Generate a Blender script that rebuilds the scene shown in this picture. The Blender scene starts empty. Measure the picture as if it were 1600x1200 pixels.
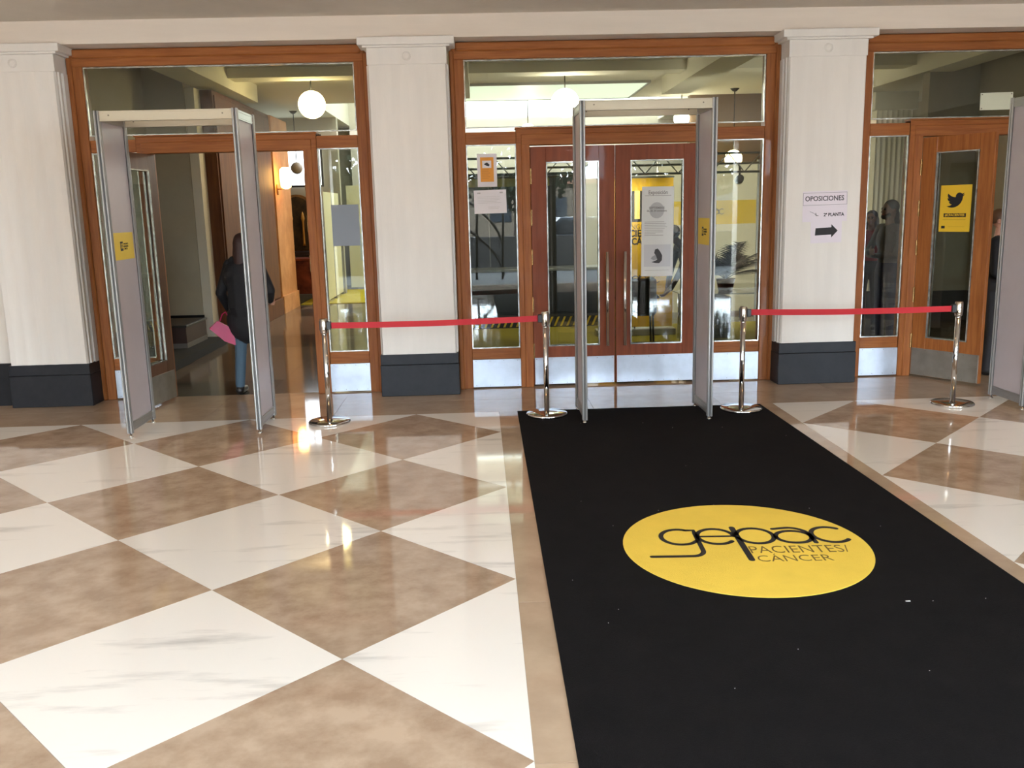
import bpy, bmesh, math, random
from mathutils import Vector, Matrix
import numpy as np
random.seed(7)
PI = math.pi
C = bpy.context.scene.collection
scene = bpy.context.scene

# ------------------------------------------------------------------ camera, light, exposure
cam_d = bpy.data.cameras.new('camera')
cam = bpy.data.objects.new('camera', cam_d); C.objects.link(cam)
cam_d.sensor_width = 36.0
cam_d.lens = 1415.967 * 36.0 / 1600.0
cam_d.clip_start = 0.05; cam_d.clip_end = 400
_pitch, _roll, _yaw = 0.190908856, -0.0245370595, 0.0315017645
_f = Vector((math.sin(_yaw)*math.cos(_pitch), math.cos(_yaw)*math.cos(_pitch), -math.sin(_pitch)))
_r = Vector((math.cos(_yaw), -math.sin(_yaw), 0)); _u = _r.cross(_f)
_r2 = _r*math.cos(_roll) + _u*math.sin(_roll); _u2 = -_r*math.sin(_roll) + _u*math.cos(_roll)
m = Matrix((_r2, _u2, -_f)).transposed().to_4x4(); m.translation = Vector((0, 0, 1.71))
cam.matrix_world = m
scene.camera = cam

world = bpy.data.worlds.new('sky'); scene.world = world; world.use_nodes = True
_bg = world.node_tree.nodes['Background']
_bg.inputs[0].default_value = (0.74, 0.87, 1.0, 1); _bg.inputs[1].default_value = 18.5

def area(name, loc, size, power, col, rot=(0, 0, 0), portal=False):
    d = bpy.data.lights.new(name, 'AREA'); d.shape = 'RECTANGLE'; d.size, d.size_y = size
    d.energy = power; d.color = col
    if portal: d.cycles.is_portal = True
    o = bpy.data.objects.new(name, d); C.objects.link(o); o.location = loc; o.rotation_euler = rot
    return o
def point(name, loc, power, col, r=.1):
    d = bpy.data.lights.new(name, 'POINT'); d.energy = power; d.color = col; d.shadow_soft_size = r
    o = bpy.data.objects.new(name, d); C.objects.link(o); o.location = loc
    return o
# daylight through the street openings behind the camera (portals only guide the sky light)
for _x0, _x1 in ((-5.9, -3.9), (-3.3, -.9), (-.3, 2.9), (3.5, 5.9), (6.5, 8.5)):
    area('street_opening_portal', ((_x0+_x1)/2, -3.65, 1.55), (_x1-_x0, 3.1), 1, (1, 1, 1), (PI/2, 0, 0), True)
vs = scene.view_settings
vs.view_transform = 'Standard'; vs.look = 'None'; vs.gamma = 1.0; vs.use_curve_mapping = False
vs.exposure = 1.55

# ------------------------------------------------------------------ materials
def lin(c):
    return tuple(((v/255)/12.92 if v/255 <= .04045 else ((v/255+.055)/1.055)**2.4) for v in c) + (1,)
MATS = {}
def mat(name, col, rough=.5, metal=0., spec=.5, emit=None, es=0., coat=0., var=0., vscale=3., stretch=(1, 1, 1), col2=None, bump=0., bscale=40., objrand=0., contrast=(.35, .65)):
    if name in MATS: return MATS[name]
    m = bpy.data.materials.new(name); m.use_nodes = True; MATS[name] = m
    nt = m.node_tree; p = nt.nodes['Principled BSDF']; L = nt.links.new
    p.inputs['Base Color'].default_value = lin(col); p.inputs['Roughness'].default_value = rough
    p.inputs['Metallic'].default_value = metal; p.inputs['Specular IOR Level'].default_value = spec
    p.inputs['Coat Weight'].default_value = coat
    if emit: p.inputs['Emission Color'].default_value = lin(emit); p.inputs['Emission Strength'].default_value = es
    def coords(st):
        tc = nt.nodes.new('ShaderNodeTexCoord'); mp = nt.nodes.new('ShaderNodeMapping'); mp.inputs['Scale'].default_value = st
        oi = nt.nodes.new('ShaderNodeObjectInfo'); ml = nt.nodes.new('ShaderNodeVectorMath'); ml.operation = 'MULTIPLY_ADD'
        cb = nt.nodes.new('ShaderNodeCombineXYZ')
        for k in range(3): L(oi.outputs['Random'], cb.inputs[k])
        ml.inputs[1].default_value = (37, 19, 53)
        L(cb.outputs[0], ml.inputs[0]); L(tc.outputs['Object'], ml.inputs[2]); L(ml.outputs[0], mp.inputs['Vector'])
        return mp.outputs[0], oi
    if col2 or var or objrand:
        v, oi = coords(stretch)
        n = nt.nodes.new('ShaderNodeTexNoise'); n.inputs['Scale'].default_value = vscale; n.inputs['Detail'].default_value = 6; n.inputs['Roughness'].default_value = .62
        L(v, n.inputs['Vector'])
        r = nt.nodes.new('ShaderNodeValToRGB'); r.color_ramp.elements[0].position = contrast[0]; r.color_ramp.elements[1].position = contrast[1]
        c2 = col2 or tuple(c*(1-var) for c in col)
        r.color_ramp.elements[0].color = lin(c2); r.color_ramp.elements[1].color = lin(col)
        L(n.outputs['Fac'], r.inputs[0]); out = r.outputs[0]
        if objrand:
            h = nt.nodes.new('ShaderNodeHueSaturation'); mr = nt.nodes.new('ShaderNodeMapRange')
            mr.inputs['To Min'].default_value = 1-objrand; mr.inputs['To Max'].default_value = 1+objrand
            L(oi.outputs['Random'], mr.inputs['Value']); L(mr.outputs[0], h.inputs['Value']); L(out, h.inputs['Color']); out = h.outputs[0]
        L(out, p.inputs['Base Color'])
    if bump:
        v, _ = coords(stretch)
        n = nt.nodes.new('ShaderNodeTexNoise'); n.inputs['Scale'].default_value = bscale; n.inputs['Detail'].default_value = 4
        b = nt.nodes.new('ShaderNodeBump'); b.inputs['Strength'].default_value = bump; b.inputs['Distance'].default_value = .01
        L(v, n.inputs['Vector']); L(n.outputs['Fac'], b.inputs['Height']); L(b.outputs[0], p.inputs['Normal'])
    return m

def glass_mat(name, tint=(224, 228, 221), f0=.042):
    m = bpy.data.materials.new(name); m.use_nodes = True; MATS[name] = m
    nt = m.node_tree; L = nt.links.new
    for n in list(nt.nodes): nt.nodes.remove(n)
    o = nt.nodes.new('ShaderNodeOutputMaterial'); mix = nt.nodes.new('ShaderNodeMixShader')
    t = nt.nodes.new('ShaderNodeBsdfTransparent'); t.inputs[0].default_value = lin(tint)
    g = nt.nodes.new('ShaderNodeBsdfGlossy'); g.inputs['Roughness'].default_value = 0.0
    geo = nt.nodes.new('ShaderNodeNewGeometry'); d = nt.nodes.new('ShaderNodeVectorMath'); d.operation = 'DOT_PRODUCT'
    L(geo.outputs['Normal'], d.inputs[0]); L(geo.outputs['Incoming'], d.inputs[1])
    def M(op, a, b=None):
        n = nt.nodes.new('ShaderNodeMath'); n.operation = op
        for k, x in enumerate((a, b)):
            if x is None: continue
            if isinstance(x, (int, float)): n.inputs[k].default_value = x
            else: L(x, n.inputs[k])
        return n.outputs[0]
    c = M('ABSOLUTE', d.outputs['Value']); k = M('POWER', M('SUBTRACT', 1.0, c), 5.0)
    fac = M('ADD', M('MULTIPLY', k, 1-f0), f0)
    L(fac, mix.inputs[0]); L(t.outputs[0], mix.inputs[1]); L(g.outputs[0], mix.inputs[2]); L(mix.outputs[0], o.inputs[0])
    return m

paint = mat('wall_paint', (226, 220, 211), .6, var=.025, vscale=2.5, stretch=(3, 3, .4), bump=.08, bscale=60)
ceil_paint = mat('ceiling_paint', (218, 207, 192), .8, var=.03)
beam_paint = mat('beam_paint', (222, 208, 192), .7, var=.03, stretch=(.3, 3, 3))
wood_v = mat('oak_upright', (160, 98, 50), .45, spec=.22, col2=(136, 78, 37), vscale=5, stretch=(9, 9, .55), bump=.03, bscale=30, objrand=.05, coat=.06)
wood_h = mat('oak_rail', (160, 98, 50), .45, spec=.22, col2=(136, 78, 37), vscale=5, stretch=(.55, 9, 9), bump=.03, bscale=30, objrand=.05, coat=.06)
door_wood = mat('door_veneer', (136, 72, 44), .45, spec=.22, col2=(120, 61, 37), vscale=4, stretch=(6, 6, .5), coat=.05)
black_stone = mat('black_stone', (36, 37, 41), .45, spec=.25, col2=(30, 31, 35), vscale=9, bump=.05, bscale=20, objrand=.1)
kick = mat('kick_plate_metal', (190, 199, 212), .34, metal=.6, var=.07, vscale=6, bump=.03, bscale=12)  # bluish sky reflection tinted into the metal colour
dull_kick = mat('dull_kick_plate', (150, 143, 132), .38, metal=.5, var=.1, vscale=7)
bead = mat('glazing_bead', (214, 214, 206), .2, metal=.7, var=.3, vscale=14)  # pale tone stands for bevelled glass edges catching light
steel = mat('polished_steel', (205, 203, 200), .08, metal=1)
alu = mat('anodised_aluminium', (152, 150, 146), .3, metal=.6)
alu_dark = mat('aluminium_groove', (96, 94, 92), .5, metal=.4)
panel = mat('arch_panel', (180, 170, 171), .42, var=.03)
brass = mat('hinge_brass', (140, 108, 66), .25, metal=.9)
dark_metal = mat('dark_metal', (42, 38, 34), .45, metal=.6)
screw = mat('screw_head', (120, 112, 100), .4, metal=.8)
glass = glass_mat('window_glass')
white_tile = mat('white_marble', (236, 232, 225), .05, col2=(196, 192, 186), vscale=1.5, stretch=(.75, 4.2, 1), objrand=.03, contrast=(.27, .44), spec=.6)
beige_tile = mat('beige_marble', (186, 164, 142), .05, col2=(160, 136, 114), vscale=5.5, objrand=.04, contrast=(.36, .62), spec=.6)
border_tile = mat('beige_border', (188, 166, 142), .05, col2=(168, 145, 122), vscale=2.4, objrand=.03, spec=.6)
hall_tile = mat('hall_tile', (128, 112, 94), .10, col2=(106, 92, 78), vscale=2, objrand=.05, spec=.6)
hall_tile_dark = mat('hall_tile_dark', (82, 78, 68), .10, col2=(66, 63, 55), vscale=2, objrand=.05, spec=.6)
grout = mat('grout', (140, 122, 102), .6)
rug_m = mat('black_felt', (23, 21, 22), .95, spec=.1, col2=(17, 16, 17), vscale=6, bump=.5, bscale=260, contrast=(.3, .7))
yellow_rug = mat('yellow_felt', (238, 204, 84), .85, spec=.15, bump=.3, bscale=220, var=.04)
print_black = mat('print_black', (26, 24, 26), .6)
print_grey = mat('print_grey', (128, 124, 124), .7)
paper = mat('paper_white', (226, 220, 222), .55, var=.02)
paper_lilac = mat('paper_lilac', (222, 212, 218), .45)
yellow = mat('yellow_print', (222, 180, 42), .5)
sticker_y = mat('yellow_sticker', (222, 190, 56), .45)
red_belt = mat('red_webbing', (182, 14, 30), .6, bump=.15, bscale=300)
black_plastic = mat('black_plastic', (24, 24, 25), .35)
orange_print = mat('orange_print', (222, 146, 30), .5)
grey_paper = mat('grey_paper', (128, 134, 142), .5)
pale_sign = mat('pale_sign', (206, 208, 184), .45)

# ------------------------------------------------------------------ mesh helpers
def prop(o, label=None, cat=None, group=None, kind=None):
    if label: o['label'] = label
    if cat: o['category'] = cat
    if group: o['group'] = group
    if kind: o['kind'] = kind
    return o
def empty(name, loc=(0, 0, 0), rz=0, **k):
    o = bpy.data.objects.new(name, None); C.objects.link(o); o.location = loc; o.rotation_euler = (0, 0, rz)
    o.empty_display_size = .1
    return prop(o, **k)
def link(name, me, m, parent=None, smooth=False, **k):
    o = bpy.data.objects.new(name, me); C.objects.link(o)
    if m is not None and not me.materials: me.materials.append(m)
    if parent: o.parent = parent
    if smooth:
        for p in me.polygons: p.use_smooth = True
    return prop(o, **k)
def bm_obj(name, bm, m, parent=None, smooth=False, **k):
    me = bpy.data.meshes.new(name); bm.to_mesh(me); bm.free()
    return link(name, me, m, parent, smooth, **k)
def abox(bm, x0, x1, y0, y1, z0, z1, bev=0, seg=1):
    vs = [bm.verts.new((x, y, z)) for x in (x0, x1) for y in (y0, y1) for z in (z0, z1)]
    fs = [(0, 1, 3, 2), (4, 6, 7, 5), (0, 4, 5, 1), (2, 3, 7, 6), (0, 2, 6, 4), (1, 5, 7, 3)]
    faces = [bm.faces.new([vs[i] for i in f]) for f in fs]
    if bev:
        ed = list({e for f in faces for e in f.edges})
        bmesh.ops.bevel(bm, geom=ed, offset=bev, segments=seg, affect='EDGES', profile=.5)
def box(name, x0, x1, y0, y1, z0, z1, m, parent=None, bev=0, **k):
    bm = bmesh.new(); abox(bm, x0, x1, y0, y1, z0, z1, bev)
    return bm_obj(name, bm, m, parent, **k)
def acyl(bm, p0, p1, r0, r1=None, n=16, cap=True):
    p0, p1 = Vector(p0), Vector(p1); r1 = r0 if r1 is None else r1
    d = (p1-p0).normalized(); a = d.orthogonal().normalized(); b = d.cross(a)
    A = [bm.verts.new(p0+(a*math.cos(t)+b*math.sin(t))*r0) for t in [2*PI*i/n for i in range(n)]]
    B = [bm.verts.new(p1+(a*math.cos(t)+b*math.sin(t))*r1) for t in [2*PI*i/n for i in range(n)]]
    for i in range(n): bm.faces.new((A[i], A[(i+1) % n], B[(i+1) % n], B[i]))
    if cap: bm.faces.new(A[::-1]); bm.faces.new(B)
def cyl(name, p0, p1, r, m, parent=None, n=16, r1=None, smooth=True, **k):
    bm = bmesh.new(); acyl(bm, p0, p1, r, r1, n)
    o = bm_obj(name, bm, m, parent, **k)
    if smooth:
        for p in o.data.polygons: p.use_smooth = len(p.vertices) == 4
    return o
def alathe(bm, prof, c=(0, 0, 0), n=32):
    rings = []
    for r, z in prof:
        if r < 1e-6: rings.append([bm.verts.new((c[0], c[1], c[2]+z))]); continue
        rings.append([bm.verts.new((c[0]+r*math.cos(2*PI*i/n), c[1]+r*math.sin(2*PI*i/n), c[2]+z)) for i in range(n)])
    for A, B in zip(rings, rings[1:]):
        for i in range(n):
            j = (i+1) % n
            if len(A) == 1 and len(B) == 1: continue
            if len(A) == 1: bm.faces.new((A[0], B[j], B[i]))
            elif len(B) == 1: bm.faces.new((A[i], A[j], B[0]))
            else: bm.faces.new((A[i], A[j], B[j], B[i]))
def lathe(name, prof, c, m, parent=None, n=32, smooth=True, **k):
    bm = bmesh.new(); alathe(bm, prof, c, n)
    bmesh.ops.recalc_face_normals(bm, faces=bm.faces)
    return bm_obj(name, bm, m, parent, smooth, **k)
def tube_pts(bm, pts, r, n=8):
    pts = [Vector(p) for p in pts]; rings = []
    for i, p in enumerate(pts):
        d = (pts[min(i+1, len(pts)-1)]-pts[max(i-1, 0)]).normalized()
        a = d.cross(Vector((0, 0, 1))) if abs(d.z) < .95 else d.cross(Vector((1, 0, 0)))
        a.normalize(); b = d.cross(a)
        rings.append([bm.verts.new(p+(a*math.cos(2*PI*k/n)+b*math.sin(2*PI*k/n))*r) for k in range(n)])
    for A, B in zip(rings, rings[1:]):
        for k in range(n): bm.faces.new((A[k], A[(k+1) % n], B[(k+1) % n], B[k]))
    bm.faces.new(rings[0][::-1]); bm.faces.new(rings[-1])
def prism(name, pts, z0, z1, m, parent=None, xf=None, **k):
    """polygon pts (x, y) extruded from z0 to z1; xf maps a point"""
    bm = bmesh.new(); xf = xf or (lambda v: v)
    A = [bm.verts.new(xf(Vector((x, y, z0)))) for x, y in pts]; B = [bm.verts.new(xf(Vector((x, y, z1)))) for x, y in pts]
    n = len(pts); bm.faces.new(B); bm.faces.new(A[::-1])
    for i in range(n): bm.faces.new((A[i], A[(i+1) % n], B[(i+1) % n], B[i]))
    bmesh.ops.recalc_face_normals(bm, faces=bm.faces)
    bmesh.ops.triangulate(bm, faces=[f for f in bm.faces if len(f.verts) > 4])
    return bm_obj(name, bm, m, parent, **k)
def text_mesh(s, size, bold=0., depth=.0008, align='CENTER', sx=1.):
    cu = bpy.data.curves.new('lettering', 'FONT'); cu.body = s; cu.size = size; cu.extrude = depth; cu.offset = bold
    cu.align_x = align; cu.align_y = 'CENTER'; cu.resolution_u = 3
    o = bpy.data.objects.new('t', cu); C.objects.link(o)
    dg = bpy.context.evaluated_depsgraph_get(); dg.update()
    me = bpy.data.meshes.new_from_object(o.evaluated_get(dg)); bpy.data.objects.remove(o)
    me.materials.clear()
    me.transform(Matrix.Diagonal((sx, 1, 1, 1)))
    return me
def wall_xf(x, y, z, rot=0.):
    """local (x right, y up, z out) -> a sheet standing upright facing -Y, turned by rot about Z"""
    return Matrix.Translation((x, y, z)) @ Matrix.Rotation(rot, 4, 'Z') @ Matrix.Rotation(PI/2, 4, 'X')
def lettering(s, size, mx, m, parent, bold=0., sx=1., name='lettering', align='CENTER'):
    me = text_mesh(s, size, bold, sx=sx, align=align); me.transform(mx); me.name = name
    return link(name, me, m, parent)
def sheet(name, x0, x1, z0, z1, d, m, mx, parent=None, **k):
    bm = bmesh.new(); abox(bm, x0, x1, z0, z1, 0, d)
    bm.transform(mx)
    return bm_obj(name, bm, m, parent, **k)

# ------------------------------------------------------------------ floor
floor = box('floor', -7, 9.2, -3.9, 8.75, -.08, -.022, grout, label='polished marble floor laid in white and beige diamonds', cat='floor', kind='structure')
S = 1.00969527; A0 = .79226
dA = Vector((math.cos(A0), -math.sin(A0)))*S; dB = Vector((math.cos(A0), math.sin(A0)))*S
def clip(poly, a, b, c):      # keep a*x+b*y <= c
    out = []
    for i in range(len(poly)):
        p, q = poly[i], poly[(i+1) % len(poly)]
        dp, dq = a*p[0]+b*p[1]-c, a*q[0]+b*q[1]-c
        if dp <= 0: out.append(p)
        if (dp < 0 < dq) or (dq < 0 < dp):
            t = dp/(dp-dq); out.append((p[0]+(q[0]-p[0])*t, p[1]+(q[1]-p[1])*t))
    return out
def inset(poly, g):
    cx = sum(p[0] for p in poly)/len(poly); cy = sum(p[1] for p in poly)/len(poly); out = []
    for x, y in poly:
        d = math.hypot(x-cx, y-cy); k = (d-g*1.2)/d if d > g*3 else 1
        out.append((cx+(x-cx)*k, cy+(y-cy)*k))
    return out
def area2(poly): return abs(sum(poly[i][0]*poly[(i+1) % len(poly)][1]-poly[(i+1) % len(poly)][0]*poly[i][1] for i in range(len(poly))))/2
def tile(poly, m, parent=floor, zt=0.):
    cx = sum(p[0] for p in poly)/len(poly); cy = sum(p[1] for p in poly)/len(poly)
    o = prism('tile', [(x-cx, y-cy) for x, y in inset(poly, .0009)], -.022, 0, m, parent)
    o.location = (cx, cy, zt+random.uniform(-.0002, .0002)); return o
XL, XR, YB = .123, 2.498, 7.608
for org, xa, xb, flip in ((Vector((-1.29534233, 4.01334173)), -6.9, XL, 0), (Vector((3.20696165, 6.14856072)), XR, 9.1, 1)):
    for i in range(-14, 14):
        for j in range(-14, 14):
            o = org+dA*i+dB*j
            P = [o, o+dA, o+dA+dB, o+dB]; P = [(p.x, p.y) for p in P]
            P = clip(P, 1, 0, xb); P = clip(P, -1, 0, -xa) if P else P
            P = clip(P, 0, 1, YB) if P else P; P = clip(P, 0, -1, 2.2) if P else P
            if len(P) < 3 or area2(P) < .004: continue
            tile(P, white_tile if (i+j+flip) % 2 else beige_tile)
def rect(x0, x1, y0, y1): return [(x0, y0), (x1, y0), (x1, y1), (x0, y1)]
for (x0, x1) in ((XL, .72), (.72, 1.31), (1.31, 1.9), (1.9, XR)):
    y = -2.2
    while y < YB-.01:
        y1 = min(y+1.19, YB); tile(rect(x0, x1, y, y1), border_tile); y = y1
x = -6.9
while x < 9.0:
    tile(rect(x, x+1.12, -3.5, -2.2), border_tile)
    tile(rect(x, x+1.12, YB, 8.13), border_tile); tile(rect(x, x+1.12, 8.13, 8.72), border_tile); x += 1.12

# ------------------------------------------------------------------ ceiling, beam, walls of the vestibule
box('ceiling', -7, 9.2, -3.9, 8.42, 3.40, 3.5, ceil_paint, label='plain plaster ceiling of the vestibule', cat='ceiling', kind='structure')
bm = bmesh.new(); abox(bm, -7, 9.2, 8.42, 8.8, 3.205, 3.8)
bm_obj('trim_1', bm, beam_paint, label='cream plaster beam running across the tops of the pillars', cat='beam', kind='structure')
box('wall_left', -7.1, -6.9, -3.9, 8.8, 0, 3.5, paint, label='left wall of the vestibule', cat='wall', kind='structure')
box('wall_right', 9.1, 9.3, -3.9, 8.8, 0, 3.5, mat('side_wall_dark', (112, 100, 88), .7), label='right wall of the vestibule', cat='wall', kind='structure')  # colour darkened to dim this wall's reflection in the right side light
wf = empty('wall_front', kind='structure', label='street facade behind the viewer with open bays', cat='wall')
for x0, x1 in ((-7, -5.9), (-3.9, -3.3), (-.9, -.3), (2.9, 3.5), (5.9, 6.5), (8.5, 9.2)):
    box('pier', x0, x1, -3.9, -3.5, 0, 3.1, paint, wf)
box('lintel', -7, 9.2, -3.9, -3.5, 3.1, 3.5, paint, wf)

# ------------------------------------------------------------------ pillars
def pillar(x0, x1, label, depth=.0016):
    t = empty('pillar', ((x0+x1)/2, 8.55, 0), label=label, cat='pillar'); w = (x1-x0)/2
    # shaft: shallow flutes in front, stepped reveals at the sides
    yf = -.13; yb = .2; pts = []
    pts += [(-w+.0, yf+.02), (-w+.012, yf)]
    nf = 5; fw = (2*w-.10)/nf
    for k in range(nf):
        a = -w+.05+k*fw
        for q in range(9):
            s = q/8; pts.append((a+.008+s*(fw-.016), yf+depth*math.sin(PI*s)))
    pts += [(w-.012, yf), (w, yf+.02), (w, yf+.05), (w+.012, yf+.055), (w+.012, yf+.09), (w-.004, yf+.095), (w-.004, yf+.13), (w+.014, yf+.135), (w+.014, yb),
            (-w-.014, yb), (-w-.014, yf+.135), (-w+.004, yf+.13), (-w+.004, yf+.095), (-w-.012, yf+.09), (-w-.012, yf+.055), (-w, yf+.05)]
    prism('shaft', pts, .39, 2.985, paint, t)
    bm = bmesh.new()
    abox(bm, -w-.002, w+.002, yf-.001, yb, 2.985, 3.13, .003)
    abox(bm, -w-.075, w+.075, yf-.055, yb, 3.145, 3.212, .004)
    abox(bm, -w-.035, w+.035, yf-.028, yb, 3.128, 3.147, .003)
    bm_obj('capital', bm, paint, t)
    bm = bmesh.new()
    for r, d in ((.036, .006), (.026, .004)):
        pr = [(r-.004, 0), (r-.002, d), (r+.002, d), (r+.004, 0)]
        alathe(bm, pr, n=24)
    bm.transform(Matrix.Translation((0, yf, 3.058)) @ Matrix.Rotation(PI/2, 4, 'X'))
    bm_obj('rosette', bm, paint, t)
    pl = box('plinth', -w-.018, w+.018, yf-.018, yb, 0, .297, black_stone, t, .004)
    box('plinth_course', -w-.014, w+.014, yf-.014, yb, .299, .396, black_stone, t, .003)
    return t
pillar(-4.37, -3.66, 'fluted white pillar left of the left doorway, with black plinth', .006)
pillar(-.945, -.245, 'white pillar between the left doorway and the middle double doors')
pillar(2.82, 3.53, 'white pillar carrying the paper arrow notices')
pillar(6.24, 6.95, 'white pillar at the far right end of the doorways')
# plain wall beyond the outer pillars
box('wall_back', -7, -4.36, 8.56, 8.8, .4, 3.205, paint, label='white wall left of the fluted pillar', cat='wall', kind='structure')
box('baseboard_left', -7, -4.388, 8.53, 8.8, 0, .396, black_stone, label='black stone baseboard left of the fluted pillar', cat='baseboard', kind='structure')
box('wall_back.001', 6.94, 9.2, 8.56, 8.8, 0, 3.205, paint, label='white wall at the far right of the doorways', cat='wall', kind='structure')

# ------------------------------------------------------------------ timber frames with glazing
YF = 8.667
def outer_frame(n, x0, x1, label):
    """x0, x1 : inner edges"""
    t = empty('trim_%d' % n, (x0, YF, 0), label=label, cat='door frame', kind='structure'); W = x1-x0
    for s, a, b in ((-1, -.128, 0), (1, W, W+.128)):
        bm = bmesh.new(); abox(bm, a, b, -.01, .12, 0, 3.19, .006)
        if s < 0: abox(bm, a-.0, a+.045, -.035, .0, 0, 3.13, .01)
        else: abox(bm, b-.045, b, -.035, .0, 0, 3.13, .01)
        bm_obj('jamb', bm, wood_v, t)
    bm = bmesh.new(); abox(bm, -.10, W+.10, -.018, .12, 3.052, 3.2, .006); abox(bm, -.07, W+.07, -.04, 0, 3.12, 3.2, .012)
    bm_obj('head_rail', bm, wood_h, t)
    return t
def beading(x0, x1, z0, z1, parent, y=-.004, w=.011, m=None):
    bm = bmesh.new()
    for a, b, c, d in ((x0, x1, z0, z0+w), (x0, x1, z1-w, z1), (x0, x0+w, z0+w, z1-w), (x1-w, x1, z0+w, z1-w)):
        abox(bm, a, b, y-.006, y+.012, c, d)
    bm_obj('glazing_bead', bm, m or bead, parent)
WN = [0]
def window(x0, x1, z0, z1, label, sill=False):
    WN[0] += 1
    t = empty('window_%d' % WN[0], (x0, YF, 0), label=label, cat='window', kind='structure'); W = x1-x0
    box('pane', .004, W-.004, .018, .024, z0+.004, z1-.004, glass, t)
    beading(0, W, z0, z1, t, y=.010)
    if sill:
        bm = bmesh.new(); abox(bm, 0, W, .002, .06, .285, z0, .003); bm_obj('bottom_rail', bm, wood_h, t)
        box('core', -.0, W, .012, .05, .01, .285, wood_h, t)
        k = box('kick_plate', -.006, W+.006, .0, .011, .012, .283, kick, t, .0015)
        bm = bmesh.new()
        for i in range(4):
            xx = .03+(W-.06)*i/3
            for zz in (.03, .268): acyl(bm, (xx, -.0015, zz), (xx, .004, zz), .0035, n=8)
        bm_obj('screws', bm, screw, k, kind='stuff')
    return t
def door_case(n, x0, x1, label):
    """x0, x1 : clear opening; casing .12 wide"""
    t = empty('trim_%d' % n, (x0, YF, 0), label=label, cat='door case', kind='structure'); W = x1-x0
    for a, b in ((-.125, 0), (W, W+.125)):
        bm = bmesh.new(); abox(bm, a, b, -.012, .11, 0, 2.44, .004)
        if a < 0: abox(bm, a+.045, b, -.022, .0, 0, 2.33, .006)
        else: abox(bm, a, b-.045, -.022, .0, 0, 2.33, .006)
        bm_obj('jamb', bm, wood_v, t)
    bm = bmesh.new(); abox(bm, -.125, W+.125, -.014, .11, 2.285, 2.432, .004); abox(bm, -.08, W+.08, -.024, 0, 2.285, 2.385, .006)
    bm_obj('head_rail', bm, wood_h, t)
    box('cap', -.135, W+.135, -.03, .11, 2.432, 2.446, wood_h, t, .004)
    return t
def rail(n, x0, x1, label):
    bm = bmesh.new(); abox(bm, x0, x1, YF-.004, YF+.09, 2.30, 2.412, .004)
    bm_obj('trim_%d' % n, bm, wood_h, label=label, cat='rail', kind='structure')

outer_frame(2, -3.523, -1.093, 'outer oak frame of the left doorway')
outer_frame(3, -.10, 2.69, 'outer oak frame around the middle double doors')
outer_frame(4, 3.688, 6.118, 'outer oak frame of the right doorway')
door_case(5, -2.985, -1.598, 'oak casing of the open left doorway')
door_case(6, .49, 2.085, 'oak casing of the closed middle double doors')
door_case(7, 4.195, 5.582, 'oak casing of the right doorway')
for n, a, b, l in ((8, -3.52, -3.11, 'short oak rail above the left side light of the left doorway'), (9, -1.473, -1.095, 'short oak rail above the right side light of the left doorway'),
                   (10, -.10, .365, 'short oak rail above the side light with the orange notice'), (11, 2.21, 2.69, 'short oak rail above the side light right of the middle doors'),
                   (12, 3.69, 4.07, 'short oak rail above the side light of the right doorway'), (13, 5.707, 6.117, 'short oak rail at the far right end')):
    rail(n, a, b, l)
window(-3.52, -1.095, 2.448, 3.05, 'transom pane over the left doorway')
window(-.098, 2.688, 2.448, 3.05, 'wide transom pane over the middle double doors')
window(3.69, 6.116, 2.448, 3.05, 'transom pane over the right doorway')
window(-3.52, -3.115, .395, 2.30, 'narrow side light at the left edge of the left doorway', True)
window(-1.468, -1.095, .40, 2.30, 'side light with a grey paper on it, right of the left doorway', True)
window(-.10, .363, .39, 2.30, 'side light with the orange notice, left of the middle doors', True)
window(2.215, 2.69, .39, 2.30, 'side light right of the middle doors with a palm behind', True)
window(3.69, 4.065, .39, 2.30, 'side light of the right doorway with people behind', True)
window(5.712, 6.116, .39, 2.30, 'side light at the far right end', True)

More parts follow.
